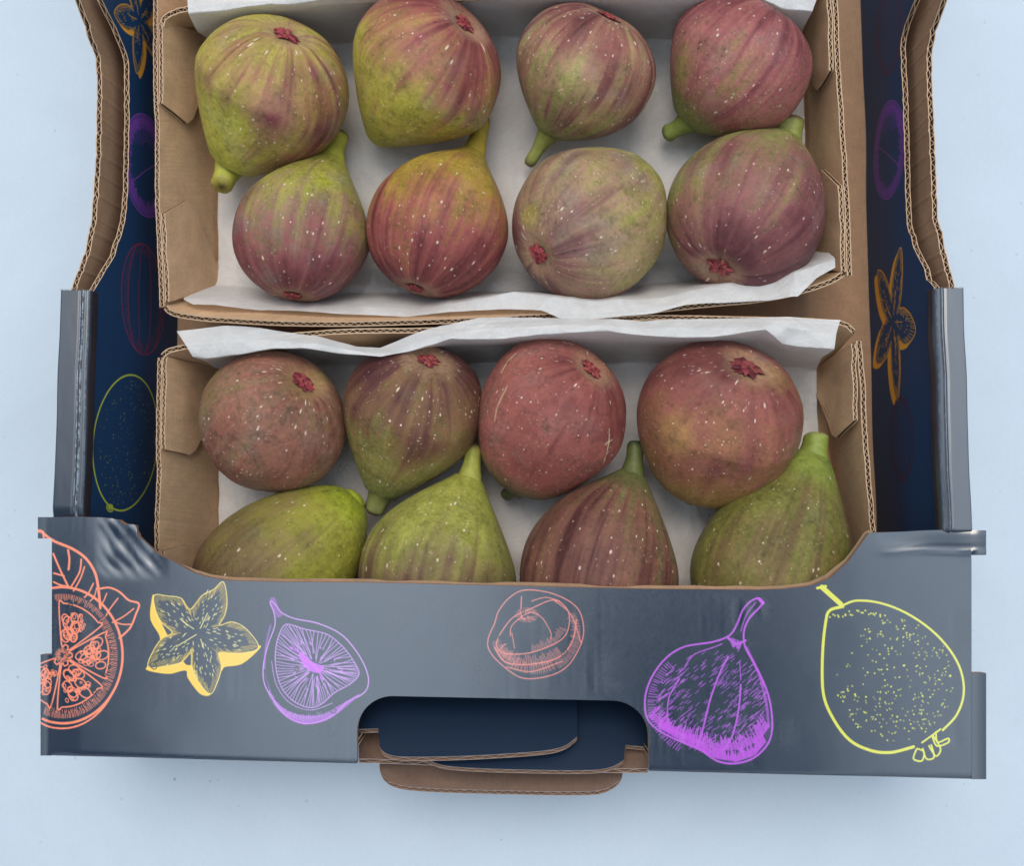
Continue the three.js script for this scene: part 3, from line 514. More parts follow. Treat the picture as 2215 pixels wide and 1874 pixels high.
// ------------------------------------------------------------------ trays
const RIM = 0.052, TF = 0.0035, TT = 0.0025;
function makeTray(label, d) {
  const c = at(d.c[0], d.c[1], 0);
  const t = thing('fig_tray', label, 'tray', V(c.x, 0, c.z), 'brown cardboard fig trays in the crate');
  const wall = (name, rim, base, seed, lift = () => 0) => {
    const A = smoothAlong(rim.map(([x, y, h]) => at(x, y, h ?? RIM))), B = along(base.map(([x, y]) => at(x, y, TF)));
    const W = (u, v, rough = 0) => { const p = A(u).lerp(B(u), v); p.y += (1 - v) * (0.0004 * noise(u * 40, seed, 1) + rough * 0.00035 * noise(u * 330, seed, 5)); const bow = 4 * u * (1 - u) * v * (1 - v); p.x += 0.0006 * noise(u * 6, v * 3, seed) ; p.z += 0.0006 * noise(u * 6, v * 3, seed + 5); return p; };
    boardPart(name, board((u, v) => W(u, v, 1), 220, 6, TT, { len: A.len, hgt: 0.055, period: 0.0034 }), [kraft, kraft, kraftEdge], t);
    return W;
  };
  const L = wall('side_wall', d.left, d.leftB, 1), Rr = wall('side_wall', d.right, d.rightB, 2);
  wall('end_wall', d.back, d.backB, 3); wall('end_wall', d.front, d.frontB, 4);
  for (const f of d.flaps) { // glued corner flaps lying on the inside of a side wall
    const W = f.side < 0 ? L : Rr, n = (u, v) => { const e = 0.02, a = W(clamp(u + e), v).sub(W(clamp(u - e), v)), b = W(u, clamp(v + e)).sub(W(u, clamp(v - e))); const q = b.cross(a).normalize(); return q.x * f.side > 0 ? q.negate() : q; };
    const G = (u, v) => { const end = v < 0.45 ? lerp(f.s1, f.s2, v / 0.45) : lerp(f.s2, lerp(f.s0, f.s1, 0.25), (v - 0.45) / 0.55), s = lerp(f.s0, end, u), dd = v * 0.93 + 0.0; return W(clamp(s), dd).addScaledVector(n(clamp(s, 0.01, 0.99), clamp(dd, 0.02, 0.98)), TT * 0.5 + 0.0016 + (f.gap || 0) * u * (0.4 + v) + 0.0005 * noise(s * 20, v * 4, f.s0 * 9)); };
    boardPart('corner_flap', board(G, 40, 10, 0.0023, { len: Math.abs(f.s1 - f.s0) * 0.15, hgt: 0.05, period: 0.0034 }), [kraft, kraft, kraftEdge], t);
  }
  const Lb = along(d.leftB.map(([x, y]) => at(x, y, TF))), Rb = along(d.rightB.map(([x, y]) => at(x, y, TF)));
  boardPart('floor', board((u, v) => { const p = Lb(v).lerp(Rb(v), u); p.y = TF - 0.0012; return p; }, 10, 10, 0.0024, { len: 0.3, hgt: 0.15 }), [kraft, kraft, kraftEdge], t);
  return t;
}
makeTray('upper brown corrugated fig tray, farther from the printed crate ledge', {
  c: [1100, 330],
  left: [[339, -70], [339, 60], [340, 300], [343, 480], [350, 664]], leftB: [[455, -30], [468, 300], [470, 640]],
  right: [[1800, -90], [1804, 0], [1818, 198], [1828, 400], [1836, 598]], rightB: [[1730, -40], [1742, 300], [1748, 590]],
  back: [[352, 60], [356, 42], [374, 30], [410, 20], [700, 2], [1300, -14], [1790, -26]], backB: [[468, 62], [1100, 50], [1735, 40]],
  front: [[356, 664], [366, 675], [420, 687], [500, 694], [595, 699], [754, 702], [900, 699], [1080, 692], [1210, 683], [1415, 670], [1534, 659], [1653, 648], [1744, 630], [1805, 608], [1826, 594]], frontB: [[470, 640], [800, 648], [1300, 640], [1748, 590]],
  flaps: [{ side: -1, s0: 0.17, s1: 0.41, s2: 0.47 }, { side: -1, s0: 0.985, s1: 0.735, s2: 0.69 }, { side: 1, s0: 0.1, s1: 0.355, s2: 0.41 }, { side: 1, s0: 0.985, s1: 0.72, s2: 0.66 }],
});
makeTray('lower brown corrugated fig tray, half tucked under the printed crate ledge', {
  c: [1110, 1020],
  left: [[348, 772], [346, 900], [343, 1050], [339, 1220], [338, 1300]], leftB: [[472, 800], [474, 1000], [473, 1300]],
  right: [[1856, 735], [1864, 830], [1872, 930], [1886, 1140], [1894, 1300]], rightB: [[1785, 790], [1800, 1000], [1818, 1300]],
  back: [[354, 772], [364, 762], [384, 756], [410, 751], [520, 739], [655, 724], [758, 716], [921, 713], [1100, 706], [1269, 697], [1414, 689], [1642, 690], [1780, 697], [1830, 706], [1846, 722]], backB: [[474, 800], [900, 770], [1300, 765], [1782, 790]],
  front: [[345, 1296], [600, 1300], [1100, 1302], [1886, 1300]], frontB: [[474, 1280], [1100, 1290], [1816, 1290]],
  flaps: [{ side: -1, s0: 0.0, s1: 0.385, s2: 0.4 }, { side: -1, s0: 0.985, s1: 0.8, s2: 0.76 }, { side: 1, s0: 0.01, s1: 0.31, s2: 0.36, gap: 0.004 }, { side: 1, s0: 0.985, s1: 0.84, s2: 0.79 }],
});

// ------------------------------------------------------------------ greaseproof paper liners
function makePaper(label, rows, seed) {
  // rows: [list of [px,py,h]] from the far edge to the near edge; each row is resampled by its share of length
  const fs = rows.map((r) => along(r.map(([x, y, h]) => at(x, y, h))));
  const nu = 260, per = 12, nv = per * (rows.length - 1);
  const P = (i, j) => {
    const u = i / nu, k = Math.min(rows.length - 2, Math.floor(j / per)), f = (j - k * per) / per;
    const p0 = fs[Math.max(0, k - 1)](u), p1 = fs[k](u), p2 = fs[k + 1](u), p3 = fs[Math.min(rows.length - 1, k + 2)](u);
    // cardinal spline with a low tension keeps the folds crisp
    const T = 0.16, f2 = f * f, f3 = f2 * f;
    const q = p1.clone().multiplyScalar(2 * f3 - 3 * f2 + 1).addScaledVector(p2, -2 * f3 + 3 * f2).addScaledVector(p2.clone().sub(p0), T * (f3 - 2 * f2 + f)).addScaledVector(p3.clone().sub(p1), T * (f3 - f2));
    q.lerp(p1.clone().lerp(p2, f), 0.5);
    const w = 1, x = q.x * 1000, z = q.z * 1000;
    // long soft creases in two directions plus fine crackle
    const ridge = (s) => 1 - 2 * Math.abs(s);
    const c1 = ridge(noise(x * 0.018 + z * 0.03, z * 0.012, seed)), c2 = ridge(noise(x * 0.05, z * 0.05 + x * 0.02, seed + 4));
    const c3 = ridge(noise(x * 0.09 - z * 0.04, z * 0.1, seed + 8));
    q.y += 0.0018 * (c1 - 0.4) * w + 0.0015 * (c2 - 0.4) + 0.0009 * (c3 - 0.4) + 0.0003 * noise(x * 0.25, z * 0.25, seed);
    return q;
  };
  const g = gridGeo(nu, nv, P, (i, j, p) => [p.x / 0.09, p.z / 0.09 + p.y / 0.09], true);
  const c = V(0, 0, 0); g.computeBoundingBox(); g.boundingBox.getCenter(c); c.y = g.boundingBox.min.y;
  g.translate(-c.x, -c.y, -c.z);
  const m = new THREE.Mesh(g, paper); m.name = numbered('paper_liner'); m.position.copy(c); m.castShadow = m.receiveShadow = true;
  m.userData = { label, category: 'paper', group: 'white paper liners of the fig trays' }; scene.add(m);
}
makePaper('white greaseproof paper lining the upper fig tray, folded along both rims', [
  [[404, -55, 0.05], [900, -70, 0.05], [1300, -70, 0.05], [1775, -60, 0.05]],
  [[407, -20, 0.058], [640, -35, 0.06], [900, -40, 0.06], [1300, -40, 0.06], [1775, -24, 0.058]],
  [[411, 34, 0.0595], [470, 26, 0.061], [560, 8, 0.061], [700, -8, 0.06], [1000, -16, 0.06], [1400, -16, 0.06], [1640, -6, 0.06], [1690, 18, 0.06], [1757, 24, 0.058]],
  [[430, 72, 0.04], [560, 50, 0.036], [900, 30, 0.034], [1300, 30, 0.034], [1738, 60, 0.036]],
  [[468, 104, 0.0075], [700, 92, 0.0075], [1100, 84, 0.0075], [1500, 84, 0.0075], [1734, 110, 0.0085]],
  [[471, 330, 0.0075], [800, 330, 0.007], [1400, 330, 0.007], [1741, 330, 0.011]],
  [[473, 560, 0.0075], [800, 575, 0.007], [1300, 572, 0.007], [1760, 535, 0.012]],
  [[463, 618, 0.012], [700, 634, 0.012], [1000, 632, 0.014], [1300, 628, 0.014], [1600, 590, 0.016], [1785, 545, 0.03]],
  [[395, 642, 0.044], [529, 659, 0.0405], [644, 666, 0.0405], [810, 664, 0.041], [906, 670, 0.041], [1000, 652, 0.048], [1110, 631, 0.0515], [1159, 635, 0.0515], [1218, 645, 0.0535], [1290, 648, 0.054], [1434, 642, 0.0535], [1544, 616, 0.0515], [1700, 596, 0.0515], [1803, 561, 0.0535]],
  [[394, 646, 0.047], [417, 658, 0.0475], [529, 667, 0.047], [644, 673, 0.047], [755, 681, 0.0475], [877, 686, 0.0485], [936, 679, 0.05], [1080, 668, 0.0535], [1170, 672, 0.0545], [1210, 688, 0.0575], [1277, 688, 0.0580], [1414, 678, 0.0580], [1485, 659, 0.0570], [1658, 650, 0.0570], [1725, 642, 0.0570], [1768, 600, 0.0565], [1805, 580, 0.0560]],
], 3);
makePaper('white greaseproof paper lining the lower fig tray, its broad flap folded over the rim', [
  [[381, 716, 0.0575], [478, 705, 0.058], [529, 706, 0.058], [625, 719, 0.0575], [699, 731, 0.0575], [773, 750, 0.057], [821, 752, 0.057], [921, 711, 0.0585], [1032, 687, 0.0605], [1100, 683, 0.0605], [1178, 688, 0.06], [1277, 690, 0.06], [1395, 694, 0.06], [1513, 688, 0.06], [1748, 687, 0.06], [1818, 692, 0.059]],
  [[400, 745, 0.0625], [495, 740, 0.0645], [580, 735, 0.0645], [650, 742, 0.064], [730, 752, 0.064], [800, 763, 0.063], [850, 760, 0.063], [950, 724, 0.0645], [1060, 708, 0.066], [1150, 706, 0.066], [1280, 704, 0.066], [1400, 710, 0.066], [1530, 708, 0.066], [1690, 708, 0.065], [1808, 722, 0.062]],
  [[417, 772, 0.0600], [448, 776, 0.062], [515, 767, 0.0645], [588, 754, 0.0655], [655, 754, 0.065], [718, 763, 0.064], [823, 771, 0.064], [884, 759, 0.0645], [976, 732, 0.0655], [1080, 734, 0.067], [1198, 723, 0.067], [1316, 717, 0.0675], [1434, 729, 0.0675], [1544, 729, 0.0675], [1654, 715, 0.0665], [1693, 745, 0.063], [1801, 758, 0.0605]],
  [[445, 782, 0.04], [600, 755, 0.036], [820, 760, 0.036], [1000, 750, 0.036], [1300, 745, 0.036], [1650, 750, 0.036], [1775, 775, 0.04]],
  [[468, 800, 0.0085], [700, 790, 0.0075], [1100, 785, 0.0075], [1500, 785, 0.0075], [1766, 800, 0.016]],
  [[472, 900, 0.0075], [1100, 900, 0.007], [1700, 900, 0.007], [1768, 880, 0.013]],
  [[474, 1080, 0.0075], [1100, 1080, 0.007], [1776, 1060, 0.009]],
  [[473, 1250, 0.0075], [1100, 1255, 0.007], [1800, 1250, 0.009]],
  [[470, 1296, 0.03], [1100, 1300, 0.03], [1820, 1300, 0.03]],
], 9);

// ------------------------------------------------------------------ figs
const SQ = 0.9, FLOOR = 0.0088, EXPO = [0.84, 0.94, 1.0];
const alb = (c) => c.map((v, i) => Math.min(0.85, lin(v) / EXPO[i]));
const figBump = dataTex(512, 512, (x, y) => { const v = 128 + 60 * noise(x * 0.5, y * 0.5, 1) + 70 * tor(x, y, 512, 512, 8, 2); return [v, v, v]; }, { srgb: false });
function makeFig(d, n) {
  const r = rng(1000 + n * 37), sd = n * 13.7;
  let Rw = 0.034, hc = 0;
  const zOf = (px, py, h) => (EYE_H - h) / -ray(px, py).y;
  for (let k = 0; k < 4; k++) { hc = FLOOR + SQ * Rw + (d.lift || 0); Rw = d.R * zOf(d.c[0], d.c[1], hc) / FPX; }
  const C = at(d.c[0], d.c[1], hc);
  const dpx = Math.hypot(d.eye[0] - d.c[0], d.eye[1] - d.c[1]);
  const k = clamp(dpx / d.R, 0, 0.985), rise = SQ * Rw * Math.sqrt(1 - k * k) * (d.eyeUp ?? 1);
  const E = at(d.eye[0], d.eye[1], hc + rise), N = at(d.neck[0], d.neck[1], hc + (d.nh ?? -0.3) * Rw), T = at(d.tip[0], d.tip[1], hc + (d.th ?? -0.4) * Rw);
  const curve = new THREE.CatmullRomCurve3([E, C, N], false, 'centripetal');
  const M = 200, pts = [], Ls = [0]; for (let i = 0; i <= M; i++) { pts.push(curve.getPoint(i / M)); if (i) Ls.push(Ls[i - 1] + pts[i].distanceTo(pts[i - 1])); }
  const tot = Ls[M], tC = Ls[M / 2] / tot;
  const spine = (t) => { const s = t * tot; let i = 0; while (i < M - 1 && s > Ls[i + 1]) i++; return pts[i].clone().lerp(pts[i + 1], clamp((s - Ls[i]) / (Ls[i + 1] - Ls[i] || 1e-9))); };
  const neckR = (d.nr ?? 0.17), pw = d.pw ?? 1.15;
  const rad = (t) => { if (t <= tC) { const q = (tC - t) / tC; return Math.sqrt(Math.max(0, 1 - Math.pow(q, 2.15))); } const u = (t - tC) / (1 - tC); return neckR + (1 - neckR) * Math.pow(Math.cos(u * Math.PI / 2), pw); };
  const NA = 112, J1 = 34, J2 = 46, ts = [];
  for (let j = 0; j <= J1; j++) ts.push(tC * (1 - Math.cos(j / J1 * Math.PI / 2))); for (let j = 1; j <= J2; j++) ts.push(tC + (1 - tC) * j / J2);
  // parallel frames along the spine
  const tan = ts.map((t) => spine(clamp(t + 0.01)).sub(spine(clamp(t - 0.01))).normalize());
  const B1 = [], B2 = []; let up = V(0, 1, 0).addScaledVector(tan[0], -tan[0].y); if (up.length() < 0.2) up = V(0, 0, 1).addScaledVector(tan[0], -tan[0].z); up.normalize();
  for (let j = 0; j < ts.length; j++) { up = up.clone().addScaledVector(tan[j], -up.dot(tan[j])).normalize(); B1.push(up); B2.push(tan[j].clone().cross(up)); }
  const surf = (jf, ph) => { // jf: fractional row
    const j = Math.min(ts.length - 2, Math.floor(jf)), f = jf - j, t = lerp(ts[j], ts[j + 1], f), rr = rad(t);
    const c = spine(t), b1 = B1[j].clone().lerp(B1[j + 1], f).normalize(), b2 = B2[j].clone().lerp(B2[j + 1], f).normalize(), tn = tan[j].clone().lerp(tan[j + 1], f).normalize();
    const cp = Math.cos(ph), sp = Math.sin(ph);
    const rib = noise(cp * 4.2 + sd, sp * 4.2, t * 0.8) * 0.6 + noise(cp * 9 + sd, sp * 9, t) * 0.4, lump = fbm(cp * 1.1 + sd, sp * 1.1, t * 2.2, 2);
    const w = sstep(0.05, 0.5, rr), R1 = Rw * rr * (1 + (0.014 * rib + 0.07 * lump) * w);
    const o = b1.multiplyScalar(cp * R1).addScaledVector(b2, sp * R1); o.y *= SQ;
    const dimp = rr < 0.42 && t < tC ? Math.pow(1 - (rr / 0.42) ** 2, 2) * 0.085 * Rw : 0;
    return { p: c.add(o).addScaledVector(tn, dimp), t, rr };
  };
  const g = gridGeo(NA, ts.length - 1, (i, j) => surf(j, i / NA * 2 * Math.PI + Math.PI).p, (i, j) => [i / NA, j / (ts.length - 1)], true);
  { // close the seam's shading
    const nrm = g.attributes.normal; for (let j = 0; j < ts.length; j++) { const a = j * (NA + 1), b = a + NA, x = nrm.getX(a) + nrm.getX(b), y = nrm.getY(a) + nrm.getY(b), z = nrm.getZ(a) + nrm.getZ(b), l = Math.hypot(x, y, z) || 1; nrm.setXYZ(a, x / l, y / l, z / l); nrm.setXYZ(b, x / l, y / l, z / l); }
    for (let i = 0; i <= NA; i++) nrm.setXYZ(i, -tan[0].x, -tan[0].y, -tan[0].z);
  }
  // skin
  const TW = 640, TH = 448, col = new Float32Array(TW * TH * 3), pos0 = [];
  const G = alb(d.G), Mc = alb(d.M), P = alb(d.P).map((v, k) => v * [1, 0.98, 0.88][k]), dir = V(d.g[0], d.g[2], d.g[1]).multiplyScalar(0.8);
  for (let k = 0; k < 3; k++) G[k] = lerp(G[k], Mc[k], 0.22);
  const patches = (d.patches || []).map((q) => ({ c: at(q[0], q[1], hc + SQ * Rw * 0.72), r: q[2] * Rw / d.R, col: alb(q[3]), k: q[4] }));
  const scars = (d.scars || []).map((l) => l.map((q) => at(q[0], q[1], hc + SQ * Rw * 0.6)));
  const tanC = alb(d.ring || [168, 142, 112]), gn = alb(d.neckC || d.G);
  for (let y = 0; y < TH; y++) {
    const jf = (y + 0.5) / TH * (ts.length - 1);
    for (let x = 0; x < TW; x++) {
      const ph = (x + 0.5) / TW * 2 * Math.PI + Math.PI, { p, t, rr } = surf(jf, ph), q = p.clone().sub(C).divideScalar(Rw), cp = Math.cos(ph), sp = Math.sin(ph);
      const n1 = fbm(q.x * 1.5 + sd, q.y * 1.5, q.z * 1.5, 4), warp = fbm(q.x * 2.2, q.y * 2.2 + sd, q.z * 2.2, 2) * 0.5;
      const st = noise(cp * 7 + sd + warp, sp * 7, t * 2.2) * 0.65 + noise(cp * 15 + sd, sp * 15 + warp, t * 2.6) * 0.45 + noise(cp * 34 + sd, sp * 34 + warp, t * 4) * 0.22;
      const gr = noise(q.x * 14, q.y * 14, q.z * 14 + sd), gf = noise(q.x * 34 + sd, q.y * 34, q.z * 34), gm = fbm(q.x * 5 + sd, q.y * 5, q.z * 5, 3);
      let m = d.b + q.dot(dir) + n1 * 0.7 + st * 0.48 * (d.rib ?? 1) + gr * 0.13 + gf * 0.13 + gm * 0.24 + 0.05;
      const deepShade = sstep(0.95, 1.55, m + 0.25 * gm); m = clamp(m);  // deepest purple also carries the shade of the fig edges in its colour
      let c = m < 0.5 ? G.map((v, k) => lerp(v, Mc[k], m * 2)) : Mc.map((v, k) => lerp(v, P[k], m * 2 - 1)).map((v, k) => v * lerp(1, [0.56, 0.48, 0.54][k], deepShade));
      for (const h of patches) { const dd = p.distanceTo(h.c) / h.r + n1 * 0.5 + gm * 0.35; const w = h.k * sstep(1.15, 0.25, dd); if (w > 0) c = c.map((v, k) => lerp(v, h.col[k], w)); }
      // darker ribs running from eye to stalk
      const dk = sstep(0.18, 0.62, st) * 0.32 * sstep(0.12, 0.4, rr) * (d.rib ?? 1);
      c = c.map((v, k) => lerp(v, v * [0.62, 0.5, 0.55][k], dk));
      // pale ring round the eye, greener neck
      const de = p.distanceTo(E) / Rw, ring = sstep(0.46, 0.14, de + 0.2 * n1 + 0.1 * gm) * 0.62; c = c.map((v, k) => lerp(v, tanC[k], ring));
      const nk = sstep(0.8, 1.0, t + n1 * 0.12) * 0.85; c = c.map((v, k) => lerp(v, gn[k], nk));
      for (const L2 of scars) { if (p.y < hc) break; let dm = 1; for (let k = 0; k < L2.length - 1; k++) { const a = L2[k], b = L2[k + 1], ux = b.x - a.x, uz = b.z - a.z, t2 = clamp(((p.x - a.x) * ux + (p.z - a.z) * uz) / (ux * ux + uz * uz)); dm = Math.min(dm, Math.hypot(p.x - a.x - ux * t2, p.z - a.z - uz * t2)); } const w = 0.55 * sstep(0.00048, 0.0001, dm + 0.0003 * gf); if (w > 0) c = c.map((v, k) => lerp(v, [0.62, 0.5, 0.3][k], w)); }
      // powdery bloom
      const bl = clamp(sstep(0.12, 0.5, fbm(q.x * 2.6 + 9, q.y * 2.6 + sd, q.z * 2.6, 4)) * (d.bloom ?? 0.28) * 0.45);
      const lum = (c[0] + c[1] + c[2]) / 3; c = [lerp(c[0], lum * 1.25 + 0.03, bl), lerp(c[1], lum * 1.2 + 0.03, bl), lerp(c[2], lum * 1.15 + 0.035, bl)];
      const l = 1 + gr * 0.15 + gf * 0.22 + gm * 0.30 + 0.26 * fbm(q.x * 2.7 + 4, q.y * 2.7, q.z * 2.7 + sd, 2) - 0.16 * sstep(0.25, 0.7, noise(q.x * 22 + sd, q.y * 22, q.z * 22 + 5));
      const o = (y * TW + x) * 3; col[o] = c[0] * l; col[o + 1] = c[1] * l; col[o + 2] = c[2] * l;
    }
  }
  // pale flecks, long along the fruit
  const nS = (d.specks ?? 320) * 2.2;
  for (let s = 0; s < nS; s++) {
    const v = 0.08 + 0.84 * r(), jf = v * (ts.length - 1), { rr, t } = surf(jf, 0), u = r(); if (r() > rr * 1.05) continue;
    const big = r(), size = big > 0.95 ? 0.00046 : big > 0.78 ? 0.00031 : 0.0002, el = 1 + r() * 0.8, w = size / (2 * Math.PI * Rw * Math.max(rr, 0.12)) * TW;
    const dt = (surf(Math.min(jf + 0.5, ts.length - 1.001), 0).t - surf(Math.max(jf - 0.5, 0), 0).t) * tot, h = size * el / Math.max(dt, 1e-5) / (ts.length - 1) * TH;
    const cx = u * TW, cy = v * TH, X = Math.ceil(w * 1.6), Y = Math.ceil(h * 1.6), a = (big > 0.78 ? 0.55 : 0.22) + 0.4 * r(), dark = r() > 0.93;
    for (let yy = Math.floor(cy - Y); yy <= cy + Y; yy++) for (let xx = Math.floor(cx - X); xx <= cx + X; xx++) {
      if (yy < 0 || yy >= TH) continue; const q = Math.hypot((xx - cx) / w, (yy - cy) / h), k2 = a * sstep(1.45, 0.55, q); if (k2 <= 0) continue;
      const o = (yy * TW + ((xx % TW) + TW) % TW) * 3, tg = dark ? [0.05, 0.035, 0.03] : [0.86, 0.70, 0.56]; for (let c = 0; c < 3; c++) col[o + c] = lerp(col[o + c], tg[c], k2);
    }
  }
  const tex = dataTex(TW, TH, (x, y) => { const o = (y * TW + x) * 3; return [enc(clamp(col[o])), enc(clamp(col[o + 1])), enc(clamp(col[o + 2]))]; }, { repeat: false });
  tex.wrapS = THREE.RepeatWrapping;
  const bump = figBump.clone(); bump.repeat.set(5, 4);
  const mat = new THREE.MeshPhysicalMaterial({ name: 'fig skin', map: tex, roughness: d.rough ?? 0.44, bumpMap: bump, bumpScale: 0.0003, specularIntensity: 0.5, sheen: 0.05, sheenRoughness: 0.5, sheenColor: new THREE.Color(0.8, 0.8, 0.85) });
  const base = V(C.x, FLOOR - 0.001, C.z);
  const f = thing('fig', d.label, 'fig', base, 'fresh figs in the two trays');
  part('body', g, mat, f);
  { // eye: ragged red rosette of small scales in the dimple
    const n0 = tan[0].clone().negate(), b1 = B1[0], b2 = B2[0], er = (d.er ?? 0.15) * Rw, o0 = E.clone().addScaledVector(tan[0], 0.062 * Rw), sx0 = 0.8 + 0.7 * r(), sc = [];
    const NS = 34;
    for (let i = 0; i < NS; i++) {
      const lv = i < 16 ? 1 : i < 27 ? 0.66 : 0.33, a = (i * 2.399) + r() * 0.4, w = er * (0.30 + 0.2 * r()), l = er * lv * (0.62 + 0.5 * r()), sx = sx0, hi = er * (0.05 + (1 - lv) * 0.06 + 0.12 * r());
      const dirv = b1.clone().multiplyScalar(Math.cos(a)).addScaledVector(b2, Math.sin(a) * sx).normalize(), perp = n0.clone().cross(dirv).normalize();
      const at0 = o0.clone().addScaledVector(dirv, l * 0.25 * sx), tipp = o0.clone().addScaledVector(dirv, l * 1.15).addScaledVector(n0, hi - er * 0.12);
      const mid = at0.clone().lerp(tipp, 0.55).addScaledVector(n0, hi * 0.8);
      const pts2 = [at0.clone().addScaledVector(perp, w * 0.5), at0.clone().addScaledVector(perp, -w * 0.5), mid.clone().addScaledVector(perp, w * 0.55), mid.clone().addScaledVector(perp, -w * 0.55), mid.clone().addScaledVector(n0, w * 0.25), tipp];
      const gg = new THREE.BufferGeometry(); gg.setAttribute('position', new THREE.Float32BufferAttribute(pts2.flatMap((q) => q.toArray()), 3)); gg.setIndex([0, 2, 4, 0, 4, 1, 1, 4, 3, 2, 5, 4, 3, 4, 5]);
      gg.computeVertexNormals(); const cc = alb([[132, 48, 56], [152, 66, 72], [98, 34, 44], [140, 70, 66]][Math.floor(r() * 4)]).map((v) => v * (d.ek ?? 1)); gg.setAttribute('color', new THREE.Float32BufferAttribute(Array.from({ length: 6 }, (_, q) => cc.map((v) => v * (q === 5 ? 1.1 : q > 3 ? 1.0 : 0.85))).flat(), 3)); sc.push(gg);
    }
    const disc = new THREE.CircleGeometry(er * 0.9, 20); { const p = disc.attributes.position; for (let i = 0; i < p.count; i++) { const x = p.getX(i), y = p.getY(i) * sx0, wob = i ? 1 + 0.35 * noise(i * 1.7, n, 2) : 1; const q = o0.clone().addScaledVector(b1, x * wob).addScaledVector(b2, y * wob); p.setXYZ(i, q.x, q.y, q.z); } disc.deleteAttribute('uv'); disc.computeVertexNormals(); disc.setAttribute('color', new THREE.Float32BufferAttribute(Array.from({ length: p.count }, () => alb([104, 36, 46])).flat(), 3)); }
    sc.push(disc);
    for (const q of sc) if (!q.index) throw new Error('index'); part('eye', mergeGeometries(sc), eyeMat, f);
  }
  { // stalk
    const tdir = tan[tan.length - 1]; if (d.blunt) T.copy(N).addScaledVector(tdir, 0.45 * neckR * Rw); const len = N.distanceTo(T), c2 = new THREE.CatmullRomCurve3([N.clone().addScaledVector(tdir, -0.25 * Rw), N, N.clone().lerp(T, 0.55).addScaledVector(tdir, 0.12 * len), T], false, 'centripetal');
    const ns = 26, na = 22, r0 = neckR * Rw * 0.97, r1 = (d.tr ?? 0.085) * Rw, pos = [], colr = [], idx = [], fr = c2.computeFrenetFrames(ns, false), gc = gn, bc = alb(d.cut || [92, 74, 56]);
    for (let j = 0; j <= ns; j++) {
      const t = j / ns, p = c2.getPointAt(t), e = sstep(0.1, 0.75, t), rr = d.blunt ? r0 * Math.sqrt(Math.max(0.0004, 1 - Math.max(0, (t - 0.55) / 0.45) ** 2)) : lerp(r0, r1, e) * (t > 0.9 ? 1 - 0.35 * ((t - 0.9) * 10) ** 2 : 1);
      for (let i = 0; i <= na; i++) { const a = i / na * 2 * Math.PI, w = 1 + 0.10 * noise(Math.cos(a) * 2, Math.sin(a) * 2 + sd, t * 3), q = p.clone().addScaledVector(fr.normals[j], Math.cos(a) * rr * w).addScaledVector(fr.binormals[j], Math.sin(a) * rr * w); pos.push(q.x, q.y, q.z); const k2 = d.blunt ? 0 : sstep(0.84, 0.98, t) * 0.8, l = 1 + 0.2 * noise(q.x * 900, q.y * 900, q.z * 900); for (let c = 0; c < 3; c++) colr.push(lerp(gc[c], bc[c], k2) * l); }
    }
    for (let j = 0; j < ns; j++) for (let i = 0; i < na; i++) { const a = j * (na + 1) + i, b = a + 1, c = a + na + 1, e = c + 1; idx.push(a, b, c, b, e, c); }
    const ctr = pos.length / 3, pe = c2.getPointAt(1), te = c2.getTangentAt(1); pe.addScaledVector(te, 0.0004); pos.push(pe.x, pe.y, pe.z); colr.push(bc[0] * (d.hole ?? 0.45), bc[1] * (d.hole ?? 0.42), bc[2] * (d.hole ?? 0.4));
    for (let i = 0; i < na; i++) idx.push(ns * (na + 1) + i, ns * (na + 1) + i + 1, ctr);
    const sg = new THREE.BufferGeometry(); sg.setAttribute('position', new THREE.Float32BufferAttribute(pos, 3)); sg.setAttribute('color', new THREE.Float32BufferAttribute(colr, 3)); sg.setIndex(idx); sg.computeVertexNormals();
    part('stem', sg, stemMat, f);
  }
}
const eyeMat = new THREE.MeshStandardMaterial({ name: 'fig eye', vertexColors: true, roughness: 0.6 });
const stemMat = new THREE.MeshStandardMaterial({ name: 'fig stem', vertexColors: true, roughness: 0.6 });
